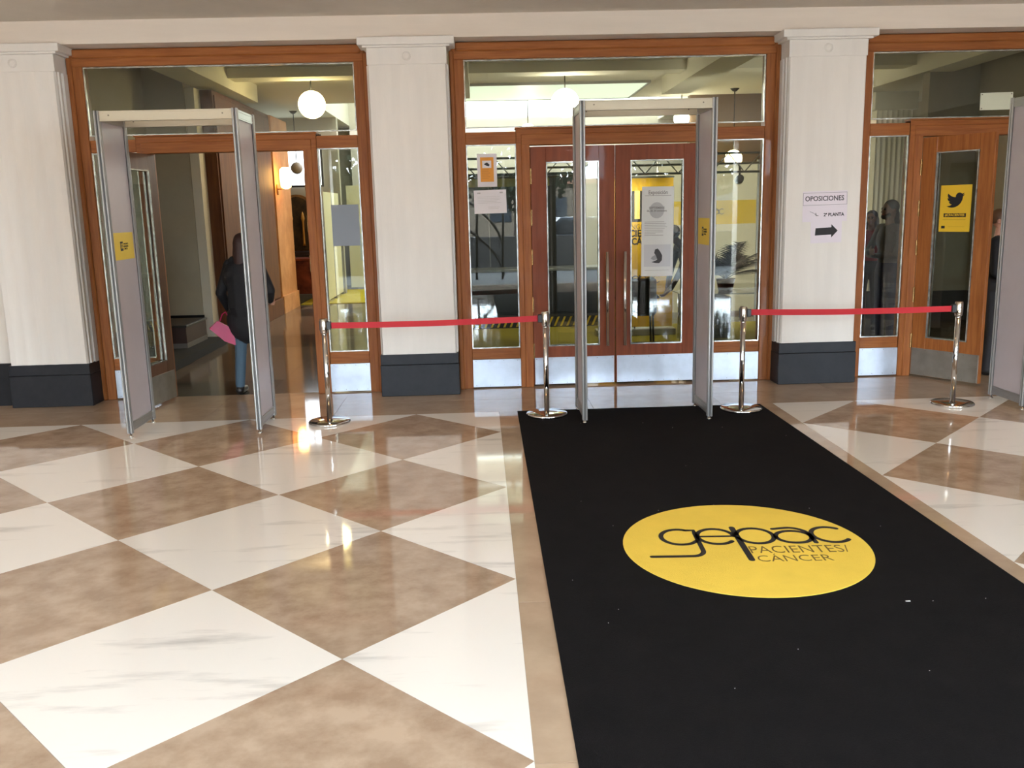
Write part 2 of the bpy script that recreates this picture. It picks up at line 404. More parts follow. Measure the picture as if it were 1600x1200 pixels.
def leaf(n, loc, rz, w, label, side, g0, g1, zt=2.272, handle=None, kmat=None, wmat=None, gz=(.392, 2.132)):
    """local x from the hinge (0) to the free edge (w*side); front face at y=0, thickness .045"""
    t = empty('door_%d' % n, loc, rz, label=label, cat='door', kind='structure')
    def X(a): return a*side
    def b2(name, a, b, y0, y1, z0, z1, m, bev=0, par=t):
        lo, hi = sorted((X(a), X(b))); return box(name, lo, hi, y0, y1, z0, z1, m, par, bev)
    wm = wmat or door_wood
    b2('stile', .003, g0, 0, .045, .02, zt, wm, .003); b2('stile', g1, w-.002, 0, .045, .02, zt, wm, .003)
    b2('top_rail', g0, g1, 0.0005, .0445, gz[1], zt, wm); b2('bottom_rail', g0, g1, .0005, .0445, .02, gz[0], wm)
    b2('pane', g0+.004, g1-.004, .02, .026, gz[0]+.004, gz[1]-.004, glass)
    lo, hi = sorted((X(g0), X(g1))); beading(lo, hi, gz[0], gz[1], t, y=.0)
    beading(lo, hi, gz[0], gz[1], t, y=.042)
    for yy0, yy1 in ((-.003, 0), (.045, .048)):
        k = b2('kick_plate', .012, w-.012, yy0, yy1, .022, .285, kmat or kick, .001)
    bm = bmesh.new()
    for i in range(6):
        xx = X(.03+(w-.06)*i/5)
        for zz in (.035, .27): acyl(bm, (xx, -.005, zz), (xx, .0, zz), .0035, n=8)
    bm_obj('screws', bm, screw, k, kind='stuff')
    for z in (.35, .80, 1.25, 1.62, 2.0):
        bm = bmesh.new()
        for q in range(3): acyl(bm, (0, -.006, z-.07+q*.048), (0, -.006, z-.07+q*.048+.046), .0075, n=10)
        abox(bm, *sorted((X(0), X(.012))), -.002, 0.003, z-.07, z+.074)
        bm_obj('hinge', bm, brass, t)
    if handle:
        h = cyl('handle', (X(handle), -.075, .395), (X(handle), -.075, 1.29), .0165, steel, t, 20)
        for zz in (.52, 1.15): cyl('standoff', (X(handle), -.075, zz), (X(handle), -.0, zz), .011, steel, h, 12)
    return t
leaf(1, (.49, YF+.004, 0), 0, .796, 'left leaf of the middle double doors, closed', 1, .15, .645, handle=.712)
leaf(2, (2.085, YF+.004, 0), 0, .796, 'right leaf of the middle double doors, with a white poster', -1, .15, .652, handle=.716)
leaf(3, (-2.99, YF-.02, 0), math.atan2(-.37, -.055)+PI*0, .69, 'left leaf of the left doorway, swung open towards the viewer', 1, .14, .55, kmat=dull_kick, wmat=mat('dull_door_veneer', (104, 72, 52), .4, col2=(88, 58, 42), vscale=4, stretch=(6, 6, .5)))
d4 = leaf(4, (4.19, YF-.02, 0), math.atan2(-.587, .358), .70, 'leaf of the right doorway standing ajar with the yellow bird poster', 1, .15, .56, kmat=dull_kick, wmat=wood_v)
# hinge plates left on the right jamb of the open left doorway
for z, hw in ((.35, 'lowest'), (.8, 'second lowest'), (1.25, 'middle'), (1.62, 'second highest'), (2.0, 'topmost')):
    box('hinge_plate', -1.604, -1.598, YF-.002, YF+.05, z-.075, z+.075, brass if z > 1 else dark_metal, None, .001, label=hw+' hinge plate on the bare right jamb of the left doorway', cat='hinge', group='hinge plates on the bare jamb')

# ------------------------------------------------------------------ black carpet with the round logo
rug = prism('carpet_runner', [(.243, -1.2), (2.41, -1.2), (2.375, 7.566), (.279, 7.592)], 0.0008, .006, rug_m, label='long black felt carpet runner leading to the middle doors', cat='carpet')
disc = prism('logo_disc', [(1.297+.613*math.cos(2*PI*k/96), 4.315+.632*math.sin(2*PI*k/96)) for k in range(96)], .006, .0075, yellow_rug, rug, label='yellow round logo patch')
def stroke(bm, pts, w, z, mx=None):
    """flat ribbon with round caps along pts (x, y)"""
    P = [Vector((x, y, 0)) for x, y in pts]; L, R = [], []
    for i, p in enumerate(P):
        d = (P[min(i+1, len(P)-1)]-P[max(i-1, 0)]).normalized(); n = Vector((-d.y, d.x, 0))*w/2
        L.append(p+n); R.append(p-n)
    def cap(p, d):
        a0 = math.atan2(d.y, d.x)
        return [p+Vector((math.cos(a0+t), math.sin(a0+t), 0))*w/2 for t in [PI/2-PI*k/6 for k in range(1, 6)]]
    for i in range(len(P)-1):
        bm.faces.new([bm.verts.new(Vector((v.x, v.y, z))) for v in (L[i], R[i], R[i+1], L[i+1])])
    for p, d, l, r in ((P[-1], P[-1]-P[-2], L[-1], R[-1]), (P[0], P[0]-P[1], R[0], L[0])):
        vs_ = [l]+cap(p, d)+[r]; bm.faces.new([bm.verts.new(Vector((v.x, v.y, z))) for v in vs_])
def arc(cx, cy, r, a0, a1, n=28, ry=None):
    ry = ry or r
    return [(cx+r*math.cos(math.radians(a0+(a1-a0)*k/n)), cy+ry*math.sin(math.radians(a0+(a1-a0)*k/n))) for k in range(n+1)]
def gepac(bm, w, z=0., tail=.02, drop=-.62):
    """the word mark, x-height 1 (ring radius .5), left to right from x=0"""
    r = .46; y = .5
    stroke(bm, arc(.5, y, r, 62, 360-35), w, z)                       # g bowl
    stroke(bm, [(.72, y+.40), (.93, y+.40)]+[(.93, y+.40-.2*k) for k in range(1, 5)]+arc(.63, -.32, .30, 0, -90, 10)+[(.4, -.62), (tail, -.62)], w, z)
    stroke(bm, arc(1.42, y, r, 345-360, 345-360-0, 1)[:0] or arc(1.42, y, r, 0, 318), w, z)   # e
    stroke(bm, [(.98, y), (1.86, y)], w*.72, z)
    stroke(bm, [(1.96, y+.52), (1.96, drop)], w*1.25, z)              # p
    stroke(bm, arc(2.42, y, r, 168, -168), w, z)
    stroke(bm, arc(3.36, y-.10, .44, 180, 540, 30, .36), w, z)        # a
    stroke(bm, [(2.98, .90)]+arc(3.36, y+.02, .44, 100, 20, 10, .44)+[(3.80, .5), (3.80, .04)], w, z)
    stroke(bm, arc(4.32, y, r, 52, 318), w, z)                        # c
LET = .215
bm = bmesh.new(); gepac(bm, .125, tail=-.36, drop=-.86)
bm.transform(Matrix.Translation((.885, 4.345, .0082)) @ Matrix.Rotation(math.radians(-3.0), 4, 'Z') @ Matrix.Diagonal((.205, .238, 1, 1)))
bm_obj('logo_lettering', bm, print_black, rug, label='black rounded word gepac on the yellow disc')
def floor_text(t, x0, x1, y0, y1, m):
    me = text_mesh(t, .12, -.0008, .0003, 'LEFT'); n = len(me.vertices); co = np.empty(n*3); me.vertices.foreach_get('co', co); co = co.reshape(-1, 3)
    lo, hi = co.min(0), co.max(0); sx = (x1-x0)/(hi[0]-lo[0])
    me.transform(Matrix.Translation((x0, y0, .0080)) @ Matrix.Rotation(math.radians(-3), 4, 'Z') @ Matrix.Diagonal((sx, (y1-y0)/.082, 1, 1)) @ Matrix.Translation((-lo[0], .041, 0)))
    return link('lettering', me, m, rug)
thin_print = mat('thin_print', (112, 88, 26), .7)
floor_text('PACIENTES/', 1.300, 1.790, 4.196, 4.288, thin_print)
floor_text('C\u00c1NCER', 1.305, 1.665, 4.088, 4.164, thin_print)
lint = bmesh.new()
for k in range(26):
    x, y = random.uniform(.35, 2.25), random.uniform(2.3, 7.3); a = random.uniform(0, PI); l = random.uniform(.001, .004)
    abox(lint, x-l*.5, x+l*.5, y-.0007, y+.0007, .0062, .0075)
for x, y, l, a in ((1.80, 3.60, .010, .8),):
    abox(lint, x-l, x+l, y-.003, y+.003, .0062, .008)
bm_obj('lint', lint, paper, rug, kind='stuff')

# ------------------------------------------------------------------ aluminium panel arches
PST = .042
def arch(x0, x1, y0, y1, label, h=2.50):
    """outer faces x0..x1, y0..y1"""
    t = empty('panel_arch', ((x0+x1)/2, (y0+y1)/2, 0), label=label, cat='arch', group='aluminium panel arches in front of the doors')
    W, D = x1-x0, y1-y0; hx, hy = W/2, D/2
    for sx in (-1, 1):
        for sy in (-1, 1):
            cx, cy = sx*(hx-PST/2), sy*(hy-PST/2)
            # ribbed octagonal post
            bm = bmesh.new(); abox(bm, cx-.009, cx+.009, cy-.009, cy+.009, .03, h)
            p = bm_obj('post', bm, alu_dark, t)
            bm = bmesh.new()
            for ax, ay in ((-1, -1), (1, -1), (1, 1), (-1, 1)):
                abox(bm, *sorted((cx+ax*.006, cx+ax*PST/2)), *sorted((cy+ay*.006, cy+ay*PST/2)), .03, h, .0035)
            bm_obj('post_ribs', bm, alu, p)
            bm = bmesh.new(); alathe(bm, [(0, .0), (.017, .0), (.019, .006), (.012, .01), (.008, .03), (0, .03)], (cx, cy, .0065 if -.3 < x0 < 2 else .0), 14); bm_obj('levelling_foot', bm, steel, p, True)
        # side: panel with top and bottom rails
        xa = sx*(hx-PST/2)
        box('side_panel', xa-.003, xa+.003, -hy+PST, hy-PST, .115, h-.075, panel, t)
        for z0, z1 in ((.045, .115), (h-.078, h-.006)):
            bm = bmesh.new(); abox(bm, xa-.013, xa+.013, -hy+PST, hy-PST, z0, z1, .002)
            for zz in (z0+.012, z1-.018): abox(bm, xa-.016, xa+.016, -hy+PST, hy-PST, zz, zz+.006)
            bm_obj('side_rail', bm, alu, t)
    for sy in (-1, 1):
        ya = sy*(hy-PST/2)
        bm = bmesh.new(); abox(bm, -hx+PST, hx-PST, ya-.012, ya+.012, h-.078, h-.004, .002)
        for zz in (h-.078, h-.014): abox(bm, -hx+PST, hx-PST, ya-.016, ya+.016, zz, zz+.01, .001)
        b = bm_obj('header', bm, mat('header_aluminium', (188, 176, 152), .4, metal=.3), t)
        for sx in (-1, 1): cyl('bolt', (sx*(hx-.11), ya-.0145, h-.036), (sx*(hx-.11), ya-.011, h-.036), .006, screw, b, 10)
    # yellow sticker inside each side panel, facing inwards
    for sx in (-1, 1):
        xa = sx*(hx-PST/2-.004)
        mx = Matrix.Translation((xa, 0, 1.495)) @ Matrix.Rotation(-sx*PI/2, 4, 'Z') @ Matrix.Rotation(PI/2, 4, 'X')
        s = sheet('sticker', -.20, .20, -.105, .105, .001, sticker_y, mx, t, label='yellow sticker with a small black logo')
        sheet('logo_square', -.075, -.02, -.036, .036, .0016, print_black, mx, s)
        lettering('12', .055, mx @ Matrix.Translation((-.047, 0, .002)), sticker_y, s, .001)
        lettering('CONGRESO', .019, mx @ Matrix.Translation((.035, .016, .0015)), print_black, s)
        lettering('PACIENTES', .019, mx @ Matrix.Translation((.037, -.003, .0015)), print_black, s, .0004)
        lettering('C\u00c1NCER', .019, mx @ Matrix.Translation((.027, -.022, .0015)), print_black, s)
    return t
arch(-2.838, -1.778, 7.085, 7.625, 'aluminium panel arch in front of the open left doorway')
arch(.780, 1.830, 7.05, 7.585, 'aluminium panel arch standing on the black carpet')
arch(4.365, 5.415, 7.055, 7.555, 'aluminium panel arch at the right edge, in front of the right doorway')

# ------------------------------------------------------------------ stanchions and belts
def stanchion(x, y, label, z=0., side=1):
    t = empty('stanchion', (x, y, z), label=label, cat='stanchion', group='chrome rope stanchions')
    lathe('base', [(0, .0), (.168, .0), (.172, .004), (.172, .016), (.165, .023), (.08, .030), (.034, .034), (0, .034)], (0, 0, 0), steel, t, 48)
    cyl('pole', (0, 0, .03), (0, 0, .80), .0215, steel, t, 28)
    lathe('collar', [(.0218, .748), (.027, .75), (.030, .757), (.030, .766)], (0, 0, 0), steel, t, 28)
    lathe('head', [(.030, .764), (.0315, .768), (.0315, .862), (.028, .869), (0, .869)], (0, 0, 0), mat('head_steel', (196, 188, 176), .14, metal=1), t, 28)
    for s in (-1, 1):
        box('belt_slot', s*.0315-.004, s*.0315+.004, -.009, .009, .775, .852, black_plastic, t, .002)
    box('cassette', *sorted((side*.028, side*.062)), -.02, .02, .782, .846, black_plastic, t, .004)
    return t
ST = [(-1.29, 7.39, 1, 'chrome stanchion beside the arch in front of the left doorway', 0), (.52, 7.405, -1, 'chrome stanchion on the left corner of the black carpet', .0065),
      (2.155, 7.375, 1, 'chrome stanchion on the right corner of the black carpet', .0065), (3.943, 7.34, -1, 'chrome stanchion in front of the right doorway, rightmost of the four', 0)]
for x, y, s, l, z in ST: stanchion(x, y, l, z, s)
def belt(a, b, label):
    (x0, y0, z0), (x1, y1, z1) = a, b
    bm = bmesh.new(); n = 24; rows = []
    for k in range(n+1):
        t = k/n; x = x0+(x1-x0)*t; y = y0+(y1-y0)*t; z = z0+(z1-z0)*t-.010*math.sin(PI*t)
        tw = .25*math.sin(PI*t)
        rows.append([bm.verts.new((x, y+s*.0008+q*.024*math.sin(tw), z+q*.024*math.cos(tw))) for s, q in ((-1, -1), (-1, 1), (1, 1), (1, -1))])
    for A, B in zip(rows, rows[1:]):
        for q in range(4): bm.faces.new((A[q], A[(q+1) % 4], B[(q+1) % 4], B[q]))
    bm.faces.new(rows[0]); bm.faces.new(rows[-1][::-1]); bmesh.ops.recalc_face_normals(bm, faces=bm.faces)
    bm_obj('barrier_belt', bm, red_belt, label=label, cat='belt')
belt((-1.23, 7.39, .812), (.458, 7.405, .820), 'red belt stretched across the pillar left of the black carpet')
belt((2.217, 7.375, .826), (3.881, 7.34, .812), 'red belt stretched below the paper arrow notices')

# ------------------------------------------------------------------ papers and posters
def rect_frame(bm, x0, x1, z0, z1, w, d):
    for a, b, c, e in ((x0, x1, z0, z0+w), (x0, x1, z1-w, z1), (x0, x0+w, z0+w, z1-w), (x1-w, x1, z0+w, z1-w)): abox(bm, a, b, c, e, 0, d)
mx = wall_xf(3.195, 8.4155, 1.66, 0) @ Matrix.Rotation(math.radians(.6), 4, 'Z')
n1 = sheet('paper_notice', -.208, .208, -.135, .142, .0008, paper_lilac, mx, label='paper notice reading OPOSICIONES, taped on the pillar', cat='notice')
bm = bmesh.new(); rect_frame(bm, -.205, .205, .015, .128, .003, .0012); bm.transform(mx); bm_obj('printed_box', bm, print_grey, n1)
lettering('OPOSICIONES', .062, mx @ Matrix.Translation((-.005, .073, .0012)), mat('print_dark_grey', (70, 66, 70), .6), n1, .0012, .92)
lettering('2\u00aa PLANTA', .042, mx @ Matrix.Translation((.085, -.075, .0012)), print_black, n1, .0012, .95)
bm = bmesh.new(); tube_pts(bm, [(-.14, -.04, .001), (-.10, -.058, .001), (-.075, -.085, .001)], .002, 5); tube_pts(bm, [(-.085, -.055, .001), (-.08, -.075, .001), (-.06, -.08, .001)], .004, 5)
bm.transform(mx); bm_obj('pen_mark', bm, print_grey, n1)
mx = wall_xf(3.215, 8.4140, 1.43, 0) @ Matrix.Rotation(math.radians(.8), 4, 'Z')
n2 = sheet('arrow_notice', -.145, .145, -.10, .095, .0008, paper_lilac, mx, label='paper with a black arrow pointing right, taped below OPOSICIONES', cat='notice')
prism('arrow', [(-.105, -.030), (.048, -.027), (.048, -.054), (.108, .008), (.048, .068), (.048, .040), (-.100, .037)], .0008, .0014, print_black, n2, xf=lambda v: mx @ v)
for xx, zz in ((3.02, 1.80), (3.37, 1.81), (3.09, 1.335), (3.33, 1.34)):
    pass
def lines(bm, x0, x1, z, n, dz, h=.003, jit=.25):
    for k in range(n): abox(bm, x0, x1-(x1-x0)*random.random()*jit, z-k*dz, z-k*dz+h, 0, .0013)
# on the side light left of the middle doors
mx = wall_xf(.09, YF+.0165, 2.068)
o = sheet('orange_notice', -.091, .091, -.15, .15, .0008, paper, mx, label='white sheet with an orange security camera notice, upper of two on the side light', cat='notice')
sheet('orange_field', -.062, .062, -.105, .118, .0012, orange_print, mx, o)
sheet('picture_field', -.044, .040, .022, .088, .0015, paper, mx, o)
prism('camera_symbol', [(-.028, .058), (.0, .072), (.026, .05), (.018, .036), (-.006, .042), (-.022, .05)], .0015, .002, print_black, o, xf=lambda v: mx @ v)
bm = bmesh.new(); lines(bm, -.05, .03, .005, 6, .016); bm.transform(mx); bm_obj('small_print', bm, mat('small_print_brown', (170, 104, 24), .6), o, kind='stuff')
mx2 = wall_xf(.112, YF+.0165, 1.78) @ Matrix.Rotation(math.radians(.7), 4, 'Z')
o = sheet('typed_notice', -.152, .152, -.108, .108, .0008, paper, mx2, label='typed white landscape sheet taped under the orange notice', cat='notice')
bm = bmesh.new(); lines(bm, -.12, .12, .045, 5, .014, .002); lines(bm, -.02, .09, -.05, 2, .014, .002)
abox(bm, -.12, -.09, .075, .088, 0, .0013); abox(bm, .09, .12, .075, .088, 0, .0013); bm.transform(mx2)
bm_obj('small_print', bm, mat('faint_print', (176, 170, 168), .6), o, kind='stuff')
# long poster on the right leaf
mx = wall_xf(1.693, YF+.0135, 1.463) @ Matrix.Rotation(math.radians(-.5), 4, 'Z')
o = sheet('long_poster', -.152, .152, -.42, .42, .001, mat('poster_paper', (214, 216, 214), .5), mx, label='tall white poster with a round motif, taped inside the right door pane', cat='poster')
prism('circle', [(.07*math.cos(2*PI*k/40)-.01, .20+.075*math.sin(2*PI*k/40)) for k in range(40)], .001, .0014, mat('print_pale_grey', (178, 180, 182), .6), o, xf=lambda v: mx @ v)
lettering('Exposici\u00f3n', .05, mx @ Matrix.Translation((-.0, .365, .0015)), print_grey, o, .0006, .85)
lettering('SEPTIEMBRE', .028, mx @ Matrix.Translation((-.01, .222, .002)), print_grey, o, .0006)
lettering('26, 28, 30 noviembre', .022, mx @ Matrix.Translation((-.01, .195, .002)), print_grey, o, .0006)
bm = bmesh.new(); lines(bm, -.125, .10, .09, 9, .0155, .003, .7); lines(bm, -.12, .12, -.365, 1, .01, .002, .05); lines(bm, -.125, .13, .335, 1, .01, .003, .1)
bm.transform(mx); bm_obj('small_print', bm, print_grey, o, kind='stuff')
sheet('picture_field', -.128, .128, -.33, -.12, .0013, mat('print_cloud_grey', (196, 198, 202), .6), mx, o)
prism('figure_motif', [(-.02, -.165), (.005, -.158), (.03, -.19), (.048, -.225), (.045, -.27), (.02, -.298), (-.02, -.296), (-.055, -.285), (-.02, -.275), (0, -.262), (-.012, -.225), (-.03, -.2)], .0015, .002, mat('print_charcoal', (60, 60, 64), .6), o, xf=lambda v: mx @ v)
prism('pale_motif', [(-.012, -.215), (-.0, -.235), (-.006, -.262), (-.035, -.268), (-.062, -.255), (-.05, -.235)], .0015, .0019, mat('print_mid_grey', (150, 152, 158), .6), o, xf=lambda v: mx @ v)
# grey paper on the side light of the left doorway
mx = wall_xf(-1.25, YF+.0165, 1.595)
sheet('grey_sheet', -.128, .128, -.19, .19, .0008, grey_paper, mx, label='blank grey sheet on the side light right of the left doorway', cat='notice')
# pale plate on the right transom
mx = wall_xf(4.885, YF+.0165, 2.592) @ Matrix.Rotation(math.radians(.5), 4, 'Z')
o = sheet('blank_plate', -.155, .155, -.078, .078, .003, pale_sign, mx, label='blank pale plate screwed on the right transom', cat='sign')
bm = bmesh.new()
for sx in (-1, 1):
    for sz in (-1, 1): acyl(bm, (sx*.14, sz*.063, .003), (sx*.14, sz*.063, .006), .006, n=10)
bm.transform(mx); bm_obj('screws', bm, screw, o, kind='stuff')
# yellow bird poster on the ajar leaf
ang = math.atan2(-.587, .358); dirv = Vector((math.cos(ang), math.sin(ang), 0)); nrm = Vector((math.sin(ang), -math.cos(ang), 0))
pc = Vector((4.19, YF-.02, 1.615))+dirv*.352-nrm*.0185
mx = wall_xf(pc.x, pc.y, pc.z, ang)
o = sheet('bird_poster', -.150, .150, -.212, .212, .0008, yellow, mx, label='yellow poster with a black bird silhouette on the ajar right door', cat='poster')
BIRD = [(24, 4.6), (21.1, 5.35), (22.5, 4.1), (23.3, 2.6), (21.5, 3.4), (20.2, 3.8), (18.6, 2.6), (16.6, 2.25), (14.6, 2.7), (12.9, 4.1), (12.0, 6.0), (11.8, 8.3), (9.0, 7.9), (6.2, 6.8), (3.7, 5.2), (1.64, 3.16), (1.0, 4.8), (1.1, 6.8), (1.9, 8.5), (3.16, 9.7), (.93, 9.1), (1.3, 11.3), (2.6, 13.1), (4.88, 14.0), (2.67, 14.1), (3.6, 15.7), (5.3, 17.0), (7.27, 17.5), (4.5, 19.1), (1.17, 19.6), (0, 19.54), (3.4, 21.2), (7.56, 21.75), (12, 21.1), (16, 19.0), (19, 15.8), (20.9, 12), (21.55, 7.76), (21.54, 7.1), (22.9, 6.0)]
prism('bird', [((x-12)*.0072, .075-(y-12)*.0070) for x, y in BIRD], .0008, .0014, print_black, o, xf=lambda v: mx @ v)
sheet('hashtag_box', -.108, .108, -.078, -.044, .0013, print_black, mx, o)
lettering('#CPACIENTES', .030, mx @ Matrix.Translation((0, -.061, .002)), yellow, o, .0008)
bm = bmesh.new(); lines(bm, -.115, .11, -.105, 1, .01, .003, .05); lines(bm, -.06, .10, -.168, 1, .01, .002, .1); bm.transform(mx); bm_obj('small_print', bm, mat('print_ochre', (150, 118, 20), .6), o, kind='stuff')
sheet('logo_square', -.125, -.09, -.182, -.158, .0013, print_black, mx, o)

# ------------------------------------------------------------------ the hall behind the doors
hall = box('floor.001', -7, 9.2, 8.75, 24, -.08, -.022, grout, label='dark polished stone floor of the hall', cat='floor', kind='structure')
for k, x in enumerate([-6.9+1.2*i for i in range(13)]):
    y = 8.722
    for r, (d) in enumerate((.76, 1.2, 1.2, 1.2, 1.2, 1.2, 1.2, 1.2, 1.2, 1.2, 1.2, 1.2)):
        if y > 21.5: break
        tile(rect(x, x+1.2, y, y+d), hall_tile_dark if r in (0,) or (r > 2 and (r+k) % 3 == 0) else hall_tile, hall); y += d
hc = empty('ceiling.001', kind='structure', label='hall ceiling with deep plaster beams', cat='ceiling')
hpaint = mat('hall_ceiling_paint', (230, 224, 208), .8)
box('slab', -7, 9.2, 8.8, 17.2, 3.66, 3.8, hpaint, hc)
box('slab', -7, -2.9, 17.2, 24, 3.66, 3.8, hpaint, hc); box('slab', 4.2, 9.2, 17.2, 24, 3.66, 3.8, hpaint, hc); box('upper_slab', -2.9, 4.2, 17.2, 24, 4.9, 5.0, hpaint, hc)
for a, b, c, d in ((-3.0, -2.9, 17.2, 21.6), (4.2, 4.3, 17.2, 21.6), (-2.9, 4.2, 17.1, 17.2)): box('well_side', a, b, c, d, 3.8, 4.9, hpaint, hc)
for y in (10.6, 12.9): box('cross_beam', -7, 9.2, y, y+.4, 3.53, 3.66, hpaint, hc)
for x in (-3.75, -.5, 2.9, 6.1): box('long_beam', x, x+.42, 8.8, 14.6, 3.40, 3.66, hpaint, hc)
hall_wall = mat('hall_wall_paint', (172, 162, 142), .75, var=.04)
hall_white = mat('hall_white_paint', (214, 206, 190), .75)
hall_shell = mat('hall_shell_paint', (170, 162, 146), .8)
def hallwall(name, x0, x1, y0, y1, z0, z1, m, label): return box(name, x0, x1, y0, y1, z0, z1, m, label=label, cat='wall', kind='structure')
hallwall('wall_left.006', -7.1, -6.9, 8.8, 24, 0, 3.8, hall_shell, 'far left outer wall of the hall')
hallwall('wall_right.004', 9.1, 9.3, 8.8, 24, 0, 3.8, hall_shell, 'far right outer wall of the hall')
hallwall('wall_back.004', -7, -2.9, 22.0, 22.2, 0, 3.8, hall_shell, 'outer end wall behind the arched cabinet wall')
hallwall('wall_left.001', -4.5, -4.3, 8.8, 12.4, 0, 3.66, hall_wall, 'grey left side wall of the hall')
hallwall('wall_left.002', -4.5, -3.78, 12.4, 12.7, 0, 3.66, hall_wall, 'grey end wall behind the stone planter')
box('baseboard_left.001', -4.3, -4.27, 8.8, 12.4, 0, .4, mat('hall_base_stone', (22, 22, 24), .6, spec=.2), label='black baseboard along the hall left side wall', cat='baseboard', kind='structure')
box('baseboard_left.002', -4.27, -3.76, 12.37, 12.4, 0, .4, mat('hall_base_stone', (22, 22, 24), .6, spec=.2), label='black baseboard behind the stone planter', cat='baseboard', kind='structure')
walnut = mat('walnut_panel', (112, 66, 34), .6, spec=.3, col2=(84, 48, 24), vscale=3, stretch=(6, 6, .6))
wp = empty('wall_left.003', (-3.6, 14.3, 0), kind='structure', label='brown wood panelled wall in the hall, seen through the left doorway', cat='wall')
for k in range(3): box('wood_panel', -.12, .12, -1.55+k*1.06, -.5+k*1.06, .3, 3.3, walnut, wp, .006)
box('wall_core', -.2, .1, -1.6, 1.66, 0, 3.36, walnut, wp)
box('skirting', .1, .15, -1.6, 1.66, 0, .28, walnut, wp, .004)
hallwall('wall_left.004', -3.78, -3.66, 12.44, 12.72, 0, 3.36, hall_white, 'white wall return beside the wood panelling')
amber = mat('lamplit_marble', (206, 146, 88), .6, spec=.3, col2=(180, 120, 66), vscale=3)  # orange lamp light is put into the marble colour
hallwall('wall_left.005', -3.9, -3.47, 16.0, 17.3, .3, 3.36, amber, 'marble pier with lamp glow in its amber colour, carrying the wall lamp')
box('baseboard_left.003', -3.9, -3.44, 15.98, 17.32, 0, .3, amber, label='pale marble base of the amber pier', cat='baseboard', kind='structure')
box('low_plinth', -4.27, -3.47, 9.4, 12.36, 0.001, .10, mat('matt_black_stone', (16, 16, 17), .8), label='low black stone step along the hall left wall', cat='step')
pl = empty('planter_box', (-3.9, 11.75, .10), label='brown stone planter box on the low black step', cat='planter')
bm = bmesh.new(); abox(bm, -.22, .22, -.42, .42, 0, .26, .006); bm_obj('body', bm, mat('planter_stone', (64, 40, 32), .5, var=.2), pl)
box('white_base', -.225, .225, -.425, .425, .0, .06, mat('planter_base', (104, 98, 92), .5), pl)
box('rim', -.235, .235, -.435, .435, .26, .285, mat('planter_rim', (44, 40, 36), .4), pl, .004)
box('soil', -.2, .2, -.4, .4, .27, .288, mat('soil', (44, 34, 28), .9), pl)

glow_warm = mat('globe_glass_warm', (255, 240, 205), .3, emit=(255, 228, 170), es=11)
glow_white = mat('globe_glass_white', (255, 255, 250), .3, emit=(255, 244, 224), es=11)
unlit = mat('globe_unlit', (150, 138, 122), .3)
def globe(x, y, z, r, zc, m, label, power=0, col=(1, .85, .62)):
    t = empty('pendant_globe_lamp', (x, y, z), label=label, cat='lamp', group='round glass pendant lamps')
    lathe('globe', [(r*math.sin(PI*k/20), -r*math.cos(PI*k/20)) for k in range(21)], (0, 0, 0), m, t, 32)
    cyl('rod', (0, 0, r*.98), (0, 0, zc-z), .009, dark_metal, t, 8)
    lathe('canopy', [(0, zc-z-.05), (.03, zc-z-.05), (.075, zc-z-.008), (.078, zc-z)], (0, 0, 0), dark_metal, t, 20)
    return t
globe(-2.306, 13.4, 3.22, .19, 3.66, glow_warm, 'warm lit glass globe hanging behind the left transom')
globe(1.277, 13.4, 3.17, .20, 3.66, glow_white, 'white lit glass globe hanging behind the middle transom')
globe(4.49, 16.2, 2.48, .15, 3.66, glow_warm, 'small lit globe seen in the side light right of the middle doors')
globe(-3.52, 18.3, 2.59, .115, 3.66, unlit, 'unlit grey glass globe deep behind the left doorway')
globe(.95, 17.2, 3.10, .14, 4.90, glow_white, 'lit globe just above the casing of the middle doors')
globe(3.72, 16.9, 3.24, .14, 4.90, glow_white, 'lit globe behind the header of the middle arch')
# vestibule lamps above the viewer
glow_vest = mat('vestibule_globe_glass', (255, 240, 205), .3, emit=(255, 196, 130), es=13)
for _k, _x in enumerate((-5.26, -.78, 4.18)):
    t = empty('ceiling_dome_lamp', (_x, 5.9, 3.40), label=('left', 'middle', 'right')[_k]+' one of the round opal lamps on the vestibule ceiling', cat='lamp', group='opal dome lamps on the vestibule ceiling')
    lathe('opal_dome', [(.20*math.cos(PI/2*k/8), -.02-.11*math.sin(PI/2*k/8)) for k in range(9)], (0, 0, 0), glow_vest, t, 28)
    cyl('rim', (0, 0, -.022), (0, 0, 0), .215, steel, t, 28)
sc = empty('wall_sconce', (-3.47, 16.15, 2.2), label='lit glass wall lamp on the marble pier', cat='lamp')
box('back_plate', 0, .02, -.04, .04, -.16, .02, brass, sc, .004); cyl('arm', (.01, 0, -.06), (.14, 0, -.06), .01, brass, sc, 10)
lathe('glass_shade', [(.03, -.06), (.085, -.03), (.1, .1), (.095, .26), (.06, .3), (0, .3)], (.16, 0, 0), mat('sconce_glass', (255, 220, 150), .3, emit=(255, 196, 110), es=7), sc, 20)

